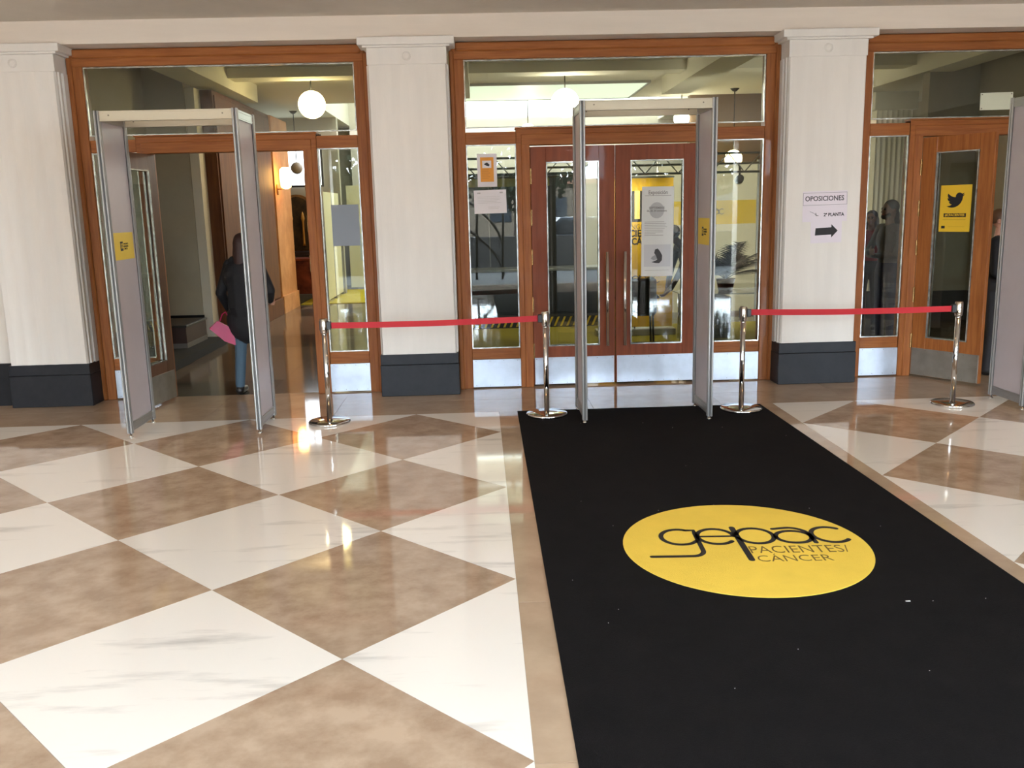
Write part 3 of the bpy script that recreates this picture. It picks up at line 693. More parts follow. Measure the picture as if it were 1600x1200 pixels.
# far end seen through the left doorway: bright window, golden arched niche, console
hallwall('wall_back.002', -7, -2.9, 19.6, 19.8, 0, 3.66, hall_wall, 'far wall of the hall behind the arched cabinet')
day = mat('daylit_glazing', (240, 246, 250), .5, emit=(238, 246, 255), es=1.5)
wn = empty('window_10', (-3.9, 19.58, 2.3), kind='structure', label='bright frosted window above the golden arched cabinet', cat='window')
for k in range(4): box('pane', -.62+k*.32, -.62+k*.32+.30, -.02, 0, 0, .98, day, wn)
bm = bmesh.new(); rect_frame(bm, -.66, .68, -.04, 1.02, .04, .03); bm.transform(Matrix.Translation((0, -.02, 0)) @ Matrix.Rotation(PI/2, 4, 'X')); bm_obj('frame', bm, dark_metal, wn)
gold = mat('gilded_wood', (132, 88, 34), .6, metal=.2, col2=(80, 54, 22), vscale=6)
cb = empty('arched_cabinet', (-3.78, 19.35, 0), label='golden arched glazed cabinet at the far left of the hall', cat='cabinet')
arcp = [(-.36, .95)]+[(-.36+0, 1.75)]+[(.36*math.cos(PI-PI*k/14), 1.75+.36*math.sin(PI-PI*k/14)) for k in range(1, 14)]+[(.36, 1.75), (.36, .95)]
prism('carcass', arcp, 0, .22, gold, cb, xf=lambda v: Vector((v.x, v.z, v.y)))
arcq = [(x*.85, .95+(z-.95)*.94+.02) for x, z in arcp]
prism('inner_panel', arcq, -.012, 0, mat('cabinet_glass', (84, 60, 30), .6, spec=.2, col2=(44, 32, 18), vscale=4), cb, xf=lambda v: Vector((v.x, v.z, v.y)))
for sx in (-.12, .12):
    lathe('gilt_column', [(.0, 1.05), (.035, 1.05), (.022, 1.12), (.022, 1.55), (.04, 1.62), (.02, 1.72), (0, 1.76)], (sx, -.05, 0), mat('bright_gilt', (190, 130, 50), .5, metal=.3), cb, 12)
box('dark_shelf', -.42, .42, -.08, .2, .84, .94, mat('dark_walnut', (52, 30, 22), .4), cb, .01)
ds = empty('console_desk', (-3.62, 18.55, .012), label='reddish wooden console desk below the arched cabinet', cat='desk')
rw = mat('red_mahogany', (140, 64, 34), .6, spec=.2, col2=(76, 32, 18), vscale=4)
box('top', -.45, .45, -.25, .25, .78, .83, rw, ds, .006); box('front_panel', -.42, .42, -.2, -.17, .12, .78, rw, ds)
for sx in (-.4, .36): box('leg', sx, sx+.05, -.22, .2, .001, .78, rw, ds, .004)
ye = mat('bright_yellow_carpet', (190, 170, 20), .8, bump=.2, bscale=150)
box('yellow_carpet', -3.46, -.9, 17.5, 20.6, .0008, .012, ye, label='yellow carpet far behind the left doorway', cat='carpet')
# booth panelling
booth = mat('booth_panel', (226, 216, 176), .7)
b1 = empty('exhibition_booth', (-2.95, 17.55, .012), label='lit cream booth wall beside the far yellow carpet', cat='booth')
for k in range(2): box('wall_panel', -.02, .02, k*.98, k*.98+.95, .05, 2.1, booth, b1, .003)
for k in range(3): box('post', -.03, .03, k*.98-.03, k*.98, 0.001, 2.15, alu, b1, .003)
b4 = empty('exhibition_booth.001', (-2.93, 20.7, 0), label='cream booth wall with windows across the end of the far yellow carpet', cat='booth')
for k in range(3): box('wall_panel', k*.98, k*.98+.95, -.02, .02, .05, 2.3, booth, b4, .003)
for k in range(2): 
    for q in range(2): box('window', .25+k*.98+q*.26, .47+k*.98+q*.26, -.03, -.021, .65, 1.25, mat('booth_window', (206, 214, 214), .2), b4)

# right of the middle : booth with yellow band
b2 = empty('exhibition_booth.002', (2.75, 14.1, 0), label='white booth with a yellow lettered band, behind the palm', cat='booth')
bw = mat('booth_white', (214, 208, 186), .5); by = mat('booth_yellow', (214, 182, 34), .5)
for k in range(4):
    box('wall_panel', k*.78, k*.78+.75, -.02, .02, .05, 2.32, bw, b2, .003)
    box('yellow_band', k*.78+.01, k*.78+.74, -.024, -.0205, 1.40, 1.76, by, b2)
for k in range(5): box('post', k*.78-.03, k*.78, -.03, .03, .001, 2.36, alu, b2, .003)
for k, xx in enumerate((.62, 1.9)):
    bm = bmesh.new(); gepac(bm, .10); bm.transform(Matrix.Translation((xx, -.026, 1.55)) @ Matrix.Rotation(PI/2, 4, 'X') @ Matrix.Diagonal((.085, .085, 1, 1)))
    bm_obj('lettering', bm, print_black, b2)

# yellow carpet of the stand behind the middle doors, hazard kerb and dark counter
box('yellow_carpet.001', -.45, 4.1, 10.0, 13.05, .0008, .012, mat('mustard_carpet', (138, 126, 22), .85), label='yellow carpet of the stand behind the middle doors', cat='carpet')
kb = empty('hazard_kerb', (-.45, 13.1, 0), label='black kerb with yellow diagonal stripes at the end of the stand carpet', cat='kerb')
box('body', 0, 2.6, 0, .3, .013, .16, mat('kerb_black', (30, 30, 30), .5), kb)
for k in range(28):
    x = .02+k*.092
    prism('stripe', [(x, .02), (x+.03, .02), (x+.09, .155), (x+.06, .155)], -.004, 0, by, kb, xf=lambda v: Vector((v.x, v.z, v.y)))
ct = empty('dark_counter', (-.3, 13.9, 0), label='long dark counter behind the striped kerb', cat='counter')
dk = mat('counter_dark', (34, 34, 38), .35)
box('body', 0, 2.3, -.2, .3, .16, .78, dk, ct, .01); box('top', -.03, 2.33, -.23, .33, .78, .82, mat('counter_top', (120, 124, 128), .3), ct, .005)
box('foot', 0.02, 2.28, -.18, .28, 0.001, .16, dk, ct)

bd = empty('added_backdrop', (-.55, 14.35, 0), label='charcoal panels added behind the dark counter to darken the view', cat='partition')  # added dark panels, so reflections show in the panes in front
for k in range(3): box('backdrop_panel', k*.72, k*.72+.70, -.02, .02, .02, 2.25, mat('charcoal_panel', (52, 54, 56), .8, spec=.1), bd, .003)
for k in range(4): box('post', k*.72-.02, k*.72, -.025, .025, .001, 2.27, alu_dark, bd)
tr = empty('lighting_truss', (-.6, 11.05, 2.08), label='silver lighting truss above the stand behind the middle doors', cat='truss')
for yy, zz in ((0, 0), (0, .22), (.2, .11)): cyl('chord', (0, yy, zz), (4.4, yy, zz), .014, alu, tr, 10)
for k in range(22):
    x = .1*0+k*.2
    cyl('brace', (x, 0, 0 if k % 2 else .22), (x+.2, 0, .22 if k % 2 else 0), .007, alu, tr, 6)
for x in (0, 4.36): cyl('truss_leg', (x, .1, -2.066), (x, .1, 0), .03, alu, tr, 12)
box('pale_banner', .05, 1.45, -.02, -.016, -.11, -.015, mat('pale_yellow_cloth', (214, 208, 140), .7), tr)

for k, (x, tx, ty, tz, pw) in enumerate(((.2, .3, 14.3, 1.2, 14), (1.75, 1.95, 12.0, 1.3, 34), (3.2, 3.6, 14.1, 1.6, 90))):  # lamps added to brighten the banner and the booth
    st_ = empty('added_spotlight', (x, 11.25, 2.0), label=('left', 'middle', 'right')[k]+' small spotlight added on the truss to brighten the stand', cat='lamp', group='added spotlights on the truss')
    dv = (Vector((tx, ty, tz))-Vector((x, 11.25, 2.0))).normalized()
    cyl('housing', tuple(-dv*.06), tuple(dv*.06), .045, black_plastic, st_, 16, r1=.055); cyl('lens', tuple(dv*.061), tuple(dv*.064), .045, mat('spot_lens', (255, 244, 220), .3, emit=(255, 240, 210), es=6), st_, 16)
    cyl('clamp', (0, 0, .03), (0, 0, .16), .012, black_plastic, st_, 8)
    ld = bpy.data.lights.new('spot_beam', 'SPOT'); ld.energy = pw; ld.color = (1, .93, .8); ld.spot_size = 2.2; ld.spot_blend = .6; ld.shadow_soft_size = .05
    lo = bpy.data.objects.new('spot_beam', ld); C.objects.link(lo); lo.parent = st_; lo.location = dv*.09; lo.rotation_euler = dv.to_track_quat('-Z', 'Y').to_euler()

# banner
bn = empty('rollup_banner', (2.045, 12.0, 0), label='tall yellow banner with a black number block behind the right door', cat='banner')
box('sheet', -.50, .50, -.004, .004, .12, 2.06, mat('banner_yellow', (206, 160, 26), .5), bn)
box('base', -.53, .53, -.1, .1, .012, .1, alu, bn, .01); cyl('top_bar', (-.51, 0, 2.07), (.51, 0, 2.07), .012, alu, bn, 12); cyl('mast', (0, .03, .1), (0, .03, 2.06), .01, alu, bn, 8)
mxb = wall_xf(0, -.0045, 0)
sheet('number_block', -.14, .36, 1.50, 1.90, .001, print_black, mxb, bn)
lettering('12', .50, mxb @ Matrix.Translation((-.10, 1.70, .002)), mat('banner_cream', (226, 196, 110), .5), bn, .010, align='LEFT')
lettering('CONGRESO', .092, mxb @ Matrix.Translation((-.185, 1.435, .001)), print_black, bn, -.001, .9, align='LEFT')
lettering('PACIENTES', .125, mxb @ Matrix.Translation((-.215, 1.35, .001)), print_black, bn, .004, .9, align='LEFT')
lettering('con', .06, mxb @ Matrix.Translation((-.14, 1.245, .001)), print_black, bn, 0, .9, align='LEFT')
lettering('C\u00c1NCER', .12, mxb @ Matrix.Translation((-.05, 1.245, .001)), print_black, bn, .004, .85, align='LEFT')
bm = bmesh.new(); gepac(bm, .12); bm.transform(mxb @ Matrix.Translation((-.135, .70, .002)) @ Matrix.Diagonal((.098, .10, 1, 1))); bm_obj('lettering', bm, print_black, bn)

# black chair in front of the banner
ch = empty('black_chair', (1.86, 10.9, .012), -.1, label='black upholstered chair behind the right door pane', cat='chair')
fab = mat('black_fabric', (28, 28, 31), .8)
bm = bmesh.new(); abox(bm, -.24, .24, -.2, -.13, .42, .85, .03, 2)
bm_obj('backrest', bm, fab, ch)
box('seat', -.23, .23, -.16, .28, .40, .47, fab, ch, .02)
for sx in (-1, 1):
    for yy in (-.15, .25): cyl('leg', (sx*.21, yy, 0), (sx*.2, yy, .42), .013, black_plastic, ch, 10)
    cyl('armrest', (sx*.26, -.16, .62), (sx*.26, .18, .62), .016, black_plastic, ch, 10)
    cyl('arm_post', (sx*.26, .1, .42), (sx*.26, .1, .62), .012, black_plastic, ch, 10)

# glass table with the palm
gt = empty('glass_table', (3.02, 11.35, .012), label='glass topped table under the palm', cat='table')
box('table_top', -.55, .65, -.3, .3, .60, .612, mat('table_glass', (150, 160, 160), .08), gt, .003)
for sx in (-.48, .58):
    for sy in (-.24, .24): cyl('leg', (sx, sy, 0), (sx, sy, .60), .014, steel, gt, 10)
box('drawer_unit', -.42, .08, -.22, .22, .05, .56, mat('unit_grey', (44, 48, 56), .5), gt, .01)
palm = empty('potted_palm', (3.08, 11.35, .625), label='dark green potted palm on the glass table', cat='plant')
lathe('pot', [(0, 0), (.085, 0), (.115, .14), (.12, .16), (.10, .16), (.0, .14)], (0, 0, 0), mat('pot_dark', (40, 34, 32), .5), palm, 24)
leafm = mat('palm_leaf', (22, 38, 24), .6, spec=.2, col2=(12, 22, 14), vscale=8)
rr = random.Random(4)
for k in range(28):
    a = 2*PI*k/14+rr.uniform(-.2, .2); el = rr.uniform(.5, 1.35); L = rr.uniform(.38, .62); pts = []
    for s in range(9):
        t = s/8; rad = L*t*math.cos(el)*(1+.4*t); z = .15+L*t*math.sin(el)-.28*L*t*t*(1.5-el*.6)
        pts.append(Vector((math.cos(a)*rad, math.sin(a)*rad, z)))
    bm = bmesh.new(); tube_pts(bm, pts, .0035, 4)
    for s in range(2, 9):
        for sub in (0, .5):
            if s == 8 and sub: continue
            p = pts[s].lerp(pts[min(s+1, 8)], sub); d = (pts[min(s+1, 8)]-pts[s-1]).normalized(); side = d.cross(Vector((0, 0, 1))).normalized()
            for q in (-1, 1):
                ll = .17*math.sin(PI*(s+sub)/9.5)+.03; tip = p+side*q*ll+d*ll*.7-Vector((0, 0, ll*.25)); w = d*.015
                v = [bm.verts.new(c) for c in (p-w, p+w, tip)]; bm.faces.new(v)
    bm_obj('frond', bm, leafm, palm)

# hall daylight: high clerestory, added glow over the well, glowing panel for the lit ceiling
hallwall('wall_back.003', -2.9, 9.2, 21.6, 22.2, 0, 4.95, hall_white, 'far white wall of the hall behind the stands')
cw = empty('window_11', (2.2, 21.55, 3.80), kind='structure', label='bright clerestory glazing at the far end of the hall', cat='window')
for k in range(5): box('pane', -2.6+k*1.1, -2.6+k*1.1+1.06, -.02, 0, 0, .5, mat('daylit_glazing_strong', (240, 246, 250), .5, emit=(245, 250, 255), es=2.5), cw)
sk = empty('added_skylight', (.65, 19.4, 4.9), label='unseen glowing panes added over the well to light the far end of the hall', cat='added_skylight')  # unseen emitter, added to brighten the far wall and carpets
for k in range(4): box('pane', -3.2+k*1.62, -3.2+k*1.62+1.52, -1.8, 1.8, -.04, -.0, mat('added_sky_glow', (240, 246, 250), .5, emit=(240, 248, 255), es=2.2), sk)
lp = empty('ceiling_glow_panel', (.15, 15.95, 3.66), label='glowing panel in place of the brightly lit ceiling behind the middle transom', cat='lamp')  # emission stands in for a ceiling washed bright, not a fitting
box('glow_sheet', -1.2, 2.6, -1.0, 1.0, -.03, -.0, mat('lit_ceiling_glow', (250, 255, 245), .5, emit=(240, 255, 236), es=.45), lp); 
bm = bmesh.new()
for a, b, c, d in ((-1.24, 2.64, -1.04, -1.0), (-1.24, 2.64, 1.0, 1.04), (-1.24, -1.2, -1.0, 1.0), (2.6, 2.64, -1.0, 1.0)): abox(bm, a, b, c, d, -.04, 0)
bm_obj('frame', bm, alu, lp)
# right part of the hall
hallwall('wall_right.001', 6.9, 7.1, 8.8, 12.7, 0, 3.66, hall_wall, 'right side wall of the hall')
hallwall('wall_right.002', 6.2, 6.9, 12.7, 12.9, 0, 3.66, hall_wall, 'grey wall seen through the ajar right door')
box('baseboard_right', 6.87, 6.9, 8.8, 12.7, 0, .42, black_stone, label='black baseboard along the hall right side wall', cat='baseboard', kind='structure')
box('baseboard_right.001', 6.2, 6.87, 12.66, 12.7, 0, .42, black_stone, label='black baseboard on the grey wall behind the ajar door', cat='baseboard', kind='structure')
pp = empty('hall_pillar', (5.92, 13.3, 0), label='fluted white pillar in the hall behind the right doorway', cat='pillar')
pts = []
for k in range(7):
    for q in range(5): s = q/4; pts.append((-.26+k*.0743+.006+s*.062, -.2+.012*math.sin(PI*s)))
pts += [(.26, .2), (-.26, .2)]
prism('shaft', pts, .4, 2.95, hall_white, pp); box('plinth', -.29, .29, -.23, .23, 0, .4, black_stone, pp, .004); box('capital', -.31, .31, -.25, .25, 2.95, 3.2, hall_white, pp, .01)
hallwall('wall_right.003', 3.9, 7.1, 17.0, 17.2, 0, 3.66, mat('hall_brown', (104, 82, 62), .7), 'dim brown wall deep behind the right doorway')

# ------------------------------------------------------------------ people (one remeshed body each)
def cap_mesh(bm, a, b, r0, r1, n=12):
    a, b = Vector(a), Vector(b); d = b-a
    if d.length < 1e-6: d = Vector((0, 0, 1e-4)); b = a+d
    d.normalize(); u = d.orthogonal().normalized(); v = d.cross(u); rings = []
    for k in range(1, 4): t = -PI/2+k*PI/6; rings.append((a+d*r0*math.sin(t), r0*math.cos(t)))
    for k in range(0, 3): t = k*PI/6; rings.append((b+d*r1*math.sin(t), r1*math.cos(t)))
    V = [[bm.verts.new(c+(u*math.cos(2*PI*i/n)+v*math.sin(2*PI*i/n))*r) for i in range(n)] for c, r in rings]
    for A, B in zip(V, V[1:]):
        for i in range(n): bm.faces.new((A[i], A[(i+1) % n], B[(i+1) % n], B[i]))
    s, e = bm.verts.new(a-d*r0), bm.verts.new(b+d*r1)
    for i in range(n): bm.faces.new((V[0][(i+1) % n], V[0][i], s)); bm.faces.new((V[-1][i], V[-1][(i+1) % n], e))
def ell_mesh(bm, c, r):
    res = bmesh.ops.create_uvsphere(bm, u_segments=20, v_segments=12, radius=1)
    bmesh.ops.transform(bm, matrix=Matrix.Translation(c) @ Matrix.Diagonal((*r, 1)), verts=res['verts'])
def blob(name, prims, mats, parent, voxel=.009, smooth=2, **k):
    """prims: ('c', a, b, r0, r1, mat) or ('e', centre, radii, mat); one closed remeshed surface coloured by the nearest prim"""
    bm = bmesh.new()
    for p in prims:
        if p[0] == 'c': cap_mesh(bm, *p[1:5])
        else: ell_mesh(bm, p[1], p[2])
    me = bpy.data.meshes.new(name); bm.to_mesh(me); bm.free()
    o = bpy.data.objects.new(name+'_src', me); C.objects.link(o)
    rm = o.modifiers.new('r', 'REMESH'); rm.mode = 'VOXEL'; rm.voxel_size = voxel
    if smooth: sm = o.modifiers.new('s', 'SMOOTH'); sm.iterations = smooth; sm.factor = .5
    dg = bpy.context.evaluated_depsgraph_get(); dg.update()
    out = bpy.data.meshes.new_from_object(o.evaluated_get(dg)); bpy.data.objects.remove(o)
    keys = list(mats); out.materials.clear()
    for q in keys: out.materials.append(mats[q])
    n = len(out.polygons); cen = np.empty(n*3, dtype=np.float32); out.polygons.foreach_get('center', cen); cen = cen.reshape(-1, 3)
    best = np.full(n, 1e9); idx = np.zeros(n, dtype=np.int32)
    for p in prims:
        if p[0] == 'c':
            a, b = np.array(p[1], float), np.array(p[2], float); d = b-a; L2 = max((d*d).sum(), 1e-9)
            t = np.clip(((cen-a)@d)/L2, 0, 1); dist = np.linalg.norm(cen-(a+t[:, None]*d), axis=1)-(p[3]+(p[4]-p[3])*t)
        else:
            c, r = np.array(p[1], float), np.array(p[2], float); q = np.linalg.norm((cen-c)/r, axis=1); dist = (q-1)*r.min()
        w = dist < best; best[w] = dist[w]; idx[w] = keys.index(p[-1])
    out.polygons.foreach_set('material_index', idx); out.polygons.foreach_set('use_smooth', np.ones(n, dtype=bool))
    return link(name, out, None, parent, **k)
def L3(a, b, t): return tuple(a[i]+(b[i]-a[i])*t for i in range(3))
def hand(P, w, d, s, skin, curl=.35, thumb=1):
    """w wrist, d pointing direction, s sideways direction"""
    w, d, s = Vector(w), Vector(d).normalized(), Vector(s); s = (s-d*s.dot(d)).normalized(); nrm = d.cross(s)
    k0 = w+d*.085
    for q in (-.024, -.008, .008, .024): P.append(('c', tuple(w+s*q*.6+d*.012), tuple(k0+s*q), .014, .013, skin))
    for q, l in ((-.029, .058), (-.0098, .072), (.0098, .078), (.029, .068)):
        a = k0+s*q; d1 = (d*math.cos(curl)+nrm*math.sin(curl)); b = a+d1*l*.5; d2 = (d*math.cos(curl*2.2)+nrm*math.sin(curl*2.2)); c = b+d2*l*.5
        P.append(('c', tuple(a), tuple(b), .0088, .0082, skin)); P.append(('c', tuple(b), tuple(c), .0082, .007, skin))
    a = w+d*.025+s*.026*thumb; b = a+(d*.6+s*.75*thumb+nrm*.3)*.038; c = b+(d*.9+s*.25*thumb+nrm*.3)*.032
    P.append(('c', tuple(a), tuple(b), .013, .010, skin)); P.append(('c', tuple(b), tuple(c), .010, .008, skin))
def person(name, loc, rz, label, H, mats, arms, legs=None, lean=0., hair='short', coat=0., turn=0., female=False, beard=False, group=None):
    """local frame: faces -y. mats keys: skin top trousers shoe hair lip eye"""
    k = H/1.72; P = []; S_ = lambda v: tuple(c*k for c in v)
    t = empty(name, loc, rz, label=label, cat='person', group=group)
    def up(v):      # lean the upper body forwards about the hips
        x, y, z = v
        if z < .95: return v
        dz = z-.95; return (x, y-dz*math.sin(lean), .95+dz*math.cos(lean)+y*0)
    sh = .155 if female else .18
    L_ = legs or {-1: ((-.095, -.01, .48), (-.10, .02, .085)), 1: ((.095, -.01, .48), (.10, .02, .085))}
    for s in (-1, 1):
        kn, an = L_[s]
        P += [('c', S_((s*.085, 0, .90)), S_(kn), .088, .056, 'trousers'), ('c', S_(kn), S_(an), .057, .046, 'trousers')]
        P += [('c', S_((an[0], an[1]+.02, .045)), S_((an[0]+s*.015, an[1]-.17, .032)), .042, .032, 'shoe'), ('c', S_(an), S_((an[0], an[1]+.01, .05)), .04, .04, 'shoe')]
    P += [('e', S_((0, .005, .93)), (.165*k, .115*k, .12*k), 'trousers')]
    P += [('e', S_(up((0, 0, 1.10))), ((.13 if female else .15)*k, .10*k, .16*k), 'top'), ('e', S_(up((0, .0, 1.27))), ((.155 if female else .175)*k, .115*k, .19*k), 'top')]
    P += [('c', S_(up((-sh+.02, .01, 1.41))), S_(up((sh-.02, .01, 1.41))), .055*k, .055*k, 'top')]
    if coat:
        P += [('c', S_(up((0, .01, 1.3))), S_((0, .01, .95)), .19*k, .20*k, 'top'), ('e', S_((0, .01, .80)), (.235*k, .17*k, .26*k), 'top'), ('e', S_(up((0, .02, 1.28))), (.235*k, .17*k, .2*k), 'top'), ('c', S_(up((-.1, .04, 1.45))), S_(up((.1, .04, 1.45))), .05*k, .05*k, 'top')]
    P += [('c', S_(up((0, .01, 1.42))), S_(up((0, -.005, 1.54))), .052*k, .047*k, 'skin')]
    hc_ = Vector(up((0, -.015, 1.615))); ct_, st_ = math.cos(turn), math.sin(turn)
    def hd(x, y, z):
        return S_((hc_.x+x*ct_-y*st_, hc_.y+x*st_+y*ct_, hc_.z+z))
    P += [('e', hd(0, .015, .02), (.074*k, .088*k, .092*k), 'skin'), ('c', hd(0, -.03, -.01), hd(0, -.042, -.072), .055*k, .036*k, 'skin')]
    P += [('c', hd(0, -.085, .012), hd(0, -.102, -.018), .008*k, .012*k, 'skin')]
    for s in (-1, 1):
        P += [('e', hd(s*.076, .02, .0), (.012*k, .018*k, .03*k), 'skin'), ('e', hd(s*.028, -.078, .014), (.012*k, .009*k, .007*k), 'eye'), ('c', hd(s*.016, -.085, .034), hd(s*.042, -.078, .034), .004*k, .004*k, 'hair')]
    P += [('c', hd(-.018, -.086, -.045), hd(.018, -.086, -.045), .0065*k, .0065*k, 'lip')]
    if beard: P += [('c', hd(-.045, -.03, -.05), hd(0, -.075, -.072), .02*k, .028*k, 'hair'), ('c', hd(.045, -.03, -.05), hd(0, -.075, -.072), .02*k, .028*k, 'hair')]
    for s in (-1, 1):
        el, wr, hdv, hsv, curl = arms[s]
        so = up((s*sh, .01, 1.40)); th = 1.35 if coat else 1.0
        P += [('c', S_(so), S_(el), .052*k*th, .042*k*th, 'top'), ('c', S_(el), S_(wr), .042*k*th, .031*k*th, 'top')]
        hand(P, S_(wr), hdv, hsv, 'skin', curl, thumb=1)
    b = blob('body', P, mats, t, .0095)
    Hs = [('e', hd(0, .032, .04), (.086*k, .092*k, .088*k), 'hair')]
    if hair == 'long':
        Hs += [('c', hd(0, .06, .02), S_(up((0, .09, 1.32))), .085*k, .075*k, 'hair'), ('c', hd(-.06, .03, .0), S_(up((-.08, .05, 1.36))), .04*k, .035*k, 'hair'), ('c', hd(.06, .03, 0), S_(up((.08, .05, 1.36))), .04*k, .035*k, 'hair')]
    elif hair == 'bun': Hs += [('e', hd(0, .12, .05), (.04*k,)*3, 'hair')]
    blob('hair', Hs, {'hair': mats['hair']}, t, .011)
    return t
def pm(skin, top, tr, shoe, hairc):
    f = lambda n, c, r=.8: mat('%s_%d_%d_%d' % ((n,)+c), c, r, bump=.0)
    return {'skin': f('skin', skin, .5), 'top': f('cloth', top), 'trousers': f('cloth', tr), 'shoe': f('leather', shoe, .4), 'hair': f('hair', hairc, .6), 'lip': f('lip', (150, 80, 72), .5), 'eye': f('eye', (36, 26, 22), .2)}
DOWN = lambda s: ((s*.24, .03, 1.11), (s*.235, -.04, .87), (0, -.15, -1), (0, -1, 0), .4)
# woman walking away through the left doorway
w1 = person('person', (-2.27, 8.86, 0), PI-.15, 'woman with long brown hair in black coat and jeans walking through the left doorway', 1.53,
       pm((176, 130, 108), (17, 16, 20), (66, 88, 104), (20, 18, 18), (48, 26, 22)),
       {-1: ((-.27, .0, 1.12), (-.20, -.16, 1.0), (.3, -.6, -.2), (0, 0, 1), .6), 1: ((.28, .02, 1.10), (.26, -.10, .92), (0, -.4, -1), (0, -1, 0), .7)},
       legs={-1: ((-.09, -.09, .49), (-.09, -.06, .085)), 1: ((.10, .03, .48), (.10, .12, .10))}, hair='long', coat=1., female=True)
bg = empty('pink_bag', (-2.50, 8.80, .52), .3, label='pink plastic bag held by the woman in the black coat', cat='bag')
prism('bag_body', [(-.13, .13), (-.05, .20), (.08, .12), (.18, -.03), (.13, -.06), (.0, .0)], -.025, .025, mat('pink_plastic', (170, 10, 78), .35), bg, xf=lambda v: Vector((v.x, v.z, v.y)))
bm = bmesh.new(); tube_pts(bm, [(-.03, 0, .19), (.0, 0, .26), (.03, 0, .28), (.05, 0, .24), (.06, 0, .13)], .006, 6); bm_obj('bag_handle', bm, MATS['pink_plastic'], bg)
# person pointing, behind the right door leaf
person('person.001', (2.62, 10.62, .013), -PI/2+.15, 'person in a grey jacket bending and pointing down beside the yellow banner', 1.60,
       pm((98, 70, 58), (60, 58, 60), (30, 30, 36), (20, 18, 18), (30, 24, 22)),
       {-1: ((-.19, -.36, 1.03), (-.16, -.42, .80), (0, -.3, -1), (1, 0, 0), .5), 1: ((.20, -.38, 1.03), (.17, -.50, .80), (0, -.75, -.6), (1, 0, 0), .35)}, lean=.7)
# man with folded arms behind the right side light
person('person.002', (4.73, 10.45, 0), -1.35, 'bearded man in a grey jumper with folded arms behind the right side light', 1.69,
       pm((116, 84, 68), (88, 84, 88), (32, 34, 66), (24, 22, 24), (26, 24, 24)),
       {-1: ((-.27, -.08, 1.12), (-.02, -.24, 1.14), (1, -.1, .1), (0, 0, 1), .3), 1: ((.27, -.08, 1.10), (.03, -.22, 1.10), (-1, -.1, .1), (0, 0, 1), .3)}, beard=True)
person('person.003', (5.19, 12.0, 0), -.6, 'woman in a red jumper with dark hair behind the right side light', 1.56,
       pm((150, 104, 84), (130, 22, 34), (36, 34, 42), (24, 22, 24), (44, 26, 22)), {-1: DOWN(-1), 1: DOWN(1)}, hair='long', female=True)
person('person.004', (5.62, 12.35, 0), -.9, 'person in brown clothes standing behind the woman in red', 1.60,
       pm((116, 84, 70), (76, 60, 48), (60, 56, 44), (24, 22, 24), (36, 24, 22)), {-1: DOWN(-1), 1: DOWN(1)}, hair='long', female=True)
# woman half hidden behind the ajar leaf
person('person.005', (4.98, 8.62, 0), .9, 'fair haired person in a black top looking right, half hidden behind the ajar door', 1.58,
       pm((206, 150, 126), (20, 20, 24), (44, 42, 44), (28, 24, 22), (96, 68, 46)),
       {-1: ((-.25, -.02, 1.10), (-.13, -.20, .96), (.3, -.9, -.4), (0, 0, 1), .7), 1: ((.25, -.02, 1.10), (.13, -.22, 1.0), (-.3, -.9, -.3), (0, 0, 1), .7)}, hair='bun', female=True)
ph = box('leaflet', 4.86, 5.08, 8.36, 8.40, .835, .86, paper, label='white folded leaflet at the hands of the fair haired person', cat='leaflet')

# ------------------------------------------------------------------ street seen in the glass reflections
box('pavement', -40, 40, -60, -3.9, -.3, -.02, mat('pavement', (84, 84, 84), .8, var=.1), label='pale street pavement outside the vestibule', cat='ground', kind='structure')
box('added_parapet', -6, 8, -8.4, -8.1, -.02, .95, mat('parapet_dark', (52, 50, 50), .8), label='low dark parapet added outside the entrance to darken the reflections', cat='parapet')  # added to darken the low part of the glass reflections
bark = mat('bark', (70, 56, 44), .9); foliage = mat('foliage', (34, 50, 26), .8, col2=(18, 28, 14), vscale=1)
def tree(x, y, h, seed, label):
    t = empty('street_tree', (x, y, -.02), label=label, cat='tree', group='trees on the street'); rnd = random.Random(seed)
    bm = bmesh.new(); tube_pts(bm, [(0, 0, 0), (.1, 0, h*.3), (0, .1, h*.6), (.1, 0, h*.85)], .14, 8)
    for k in range(7):
        a = 2*PI*k/7; z = h*(.35+.07*k); tube_pts(bm, [(0, 0, z), (math.cos(a)*1.0, math.sin(a)*1.0, z+.5), (math.cos(a)*1.8, math.sin(a)*1.8, z+.8)], .05, 5)
    bm_obj('trunk', bm, bark, t)
    me = bpy.data.meshes.new('foliage'); V = []; F = []
    for k in range(3400):
        a, b, r = rnd.uniform(0, 2*PI), rnd.uniform(-1, 1), rnd.uniform(.5, 1)
        c = Vector((math.cos(a)*math.sqrt(1-b*b)*2.5*r, math.sin(a)*math.sqrt(1-b*b)*2.5*r, h*.70+b*h*.40*r))
        u = Vector((rnd.uniform(-1, 1), rnd.uniform(-1, 1), rnd.uniform(-1, 1))).normalized()*.13; w = u.orthogonal().normalized()*.1
        n = len(V); V += [c-u, c+w, c+u, c-w]; F.append((n, n+1, n+2, n+3))
    me.from_pydata([tuple(v) for v in V], [], F); link('foliage', me, foliage, t, kind='stuff')
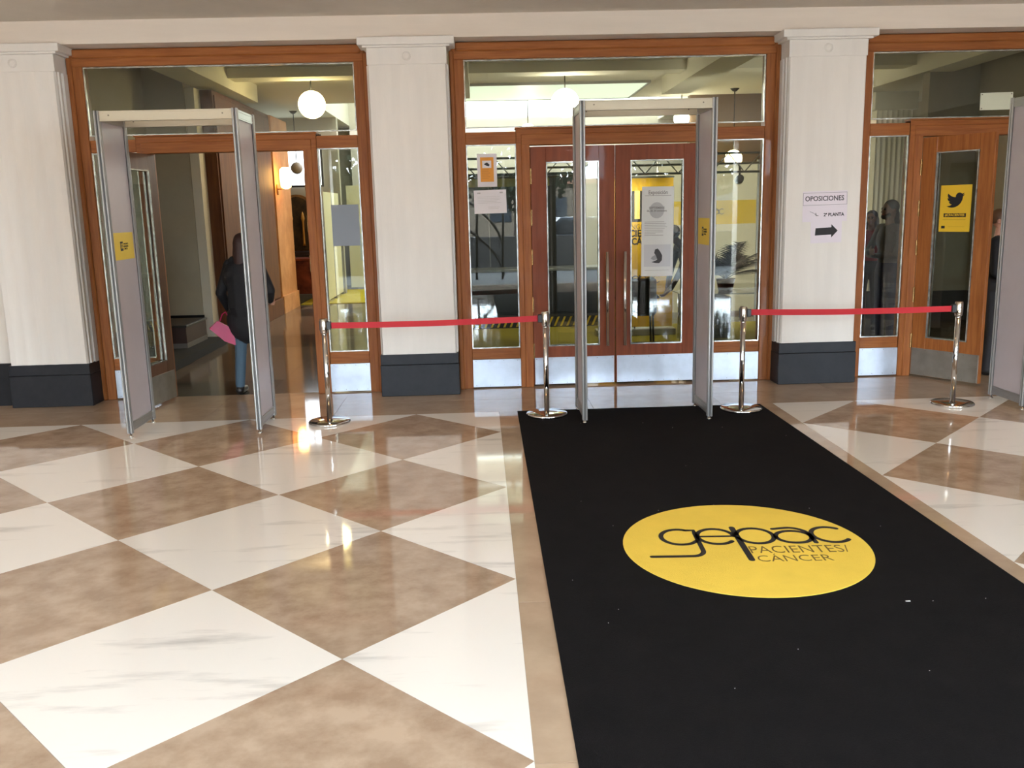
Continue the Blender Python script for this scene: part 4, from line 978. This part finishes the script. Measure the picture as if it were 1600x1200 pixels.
for k, (x, y, h) in enumerate(((-9.8, -15, 5.6), (-4.3, -12.5, 5), (1.2, -12.6, 5.4), (6.8, -13.5, 5.2), (13.4, -15, 5.6))):
    tree(x, y, h, k, 'leafy street tree %s' % ('far left of the entrance', 'left of the entrance', 'straight out of the entrance', 'right of the entrance', 'far right of the entrance')[k])
blk = empty('street_building', (0, -46, -.02), label='long low building across the street', cat='building')
box('walls', -26, 26, -4, 4, 0, 3.2, mat('block_render', (104, 92, 78), .8, var=.1), blk); box('roof', -26.4, 26.4, -4.4, 4.4, 3.2, 3.5, mat('roof_tile', (120, 84, 66), .8), blk)
for i in range(14):
    for j in range(1): box('window', -24.5+i*3.6, -23.1+i*3.6, 4.0, 4.05, .9, 2.4, mat('dark_pane', (40, 46, 54), .1), blk)
def car(x, y, col, label):
    t = empty('parked_car', (x, y, -.02), label=label, cat='car'); body = mat('car_%d_%d_%d' % col, col, .3, coat=.3)
    prism('body', [(-2.1, .3), (2.1, .3), (2.15, .75), (1.9, .88), (1.1, .95), (.6, 1.42), (-1.2, 1.45), (-1.8, .95), (-2.15, .85)], -.85, .85, body, t, xf=lambda v: Vector((v.x, v.z, v.y)))
    prism('side_windows', [(.95, .97), (.52, 1.36), (-1.15, 1.38), (-1.6, .97)], -.86, .86, mat('car_glass', (30, 34, 40), .08), t, xf=lambda v: Vector((v.x, v.z, v.y)))
    for wx in (-1.3, 1.3):
        for wy in (-.8, .8): cyl('wheel', (wx, wy-.1, .32), (wx, wy+.1, .32), .32, black_plastic, t, 20)
car(-2.2, -10, (124, 130, 138), 'silver parked car left of the entrance'); car(3.6, -10.4, (52, 62, 76), 'blue grey parked car right of the entrance')
rl = empty('curved_railing', (0, -5.2, -.02), label='dark curved steel railing outside the entrance', cat='railing')
for z0, nm in ((.9, 'rail'), (1.6, 'rail'), (2.5, 'rail')):
    bm = bmesh.new(); tube_pts(bm, [(-2.6+3.2*math.sin(t*.1), -.3*t*.1, z0+1.3-1.25*(t*.1)**1.3) for t in range(0, 16)], .035, 8); bm_obj(nm, bm, dark_metal, rl)
for x in (-1.9, -1.0, -.1, .55):
    cyl('post', (x, -.3, 0), (x+.1, -.3, 3.1), .03, dark_metal, rl, 8)
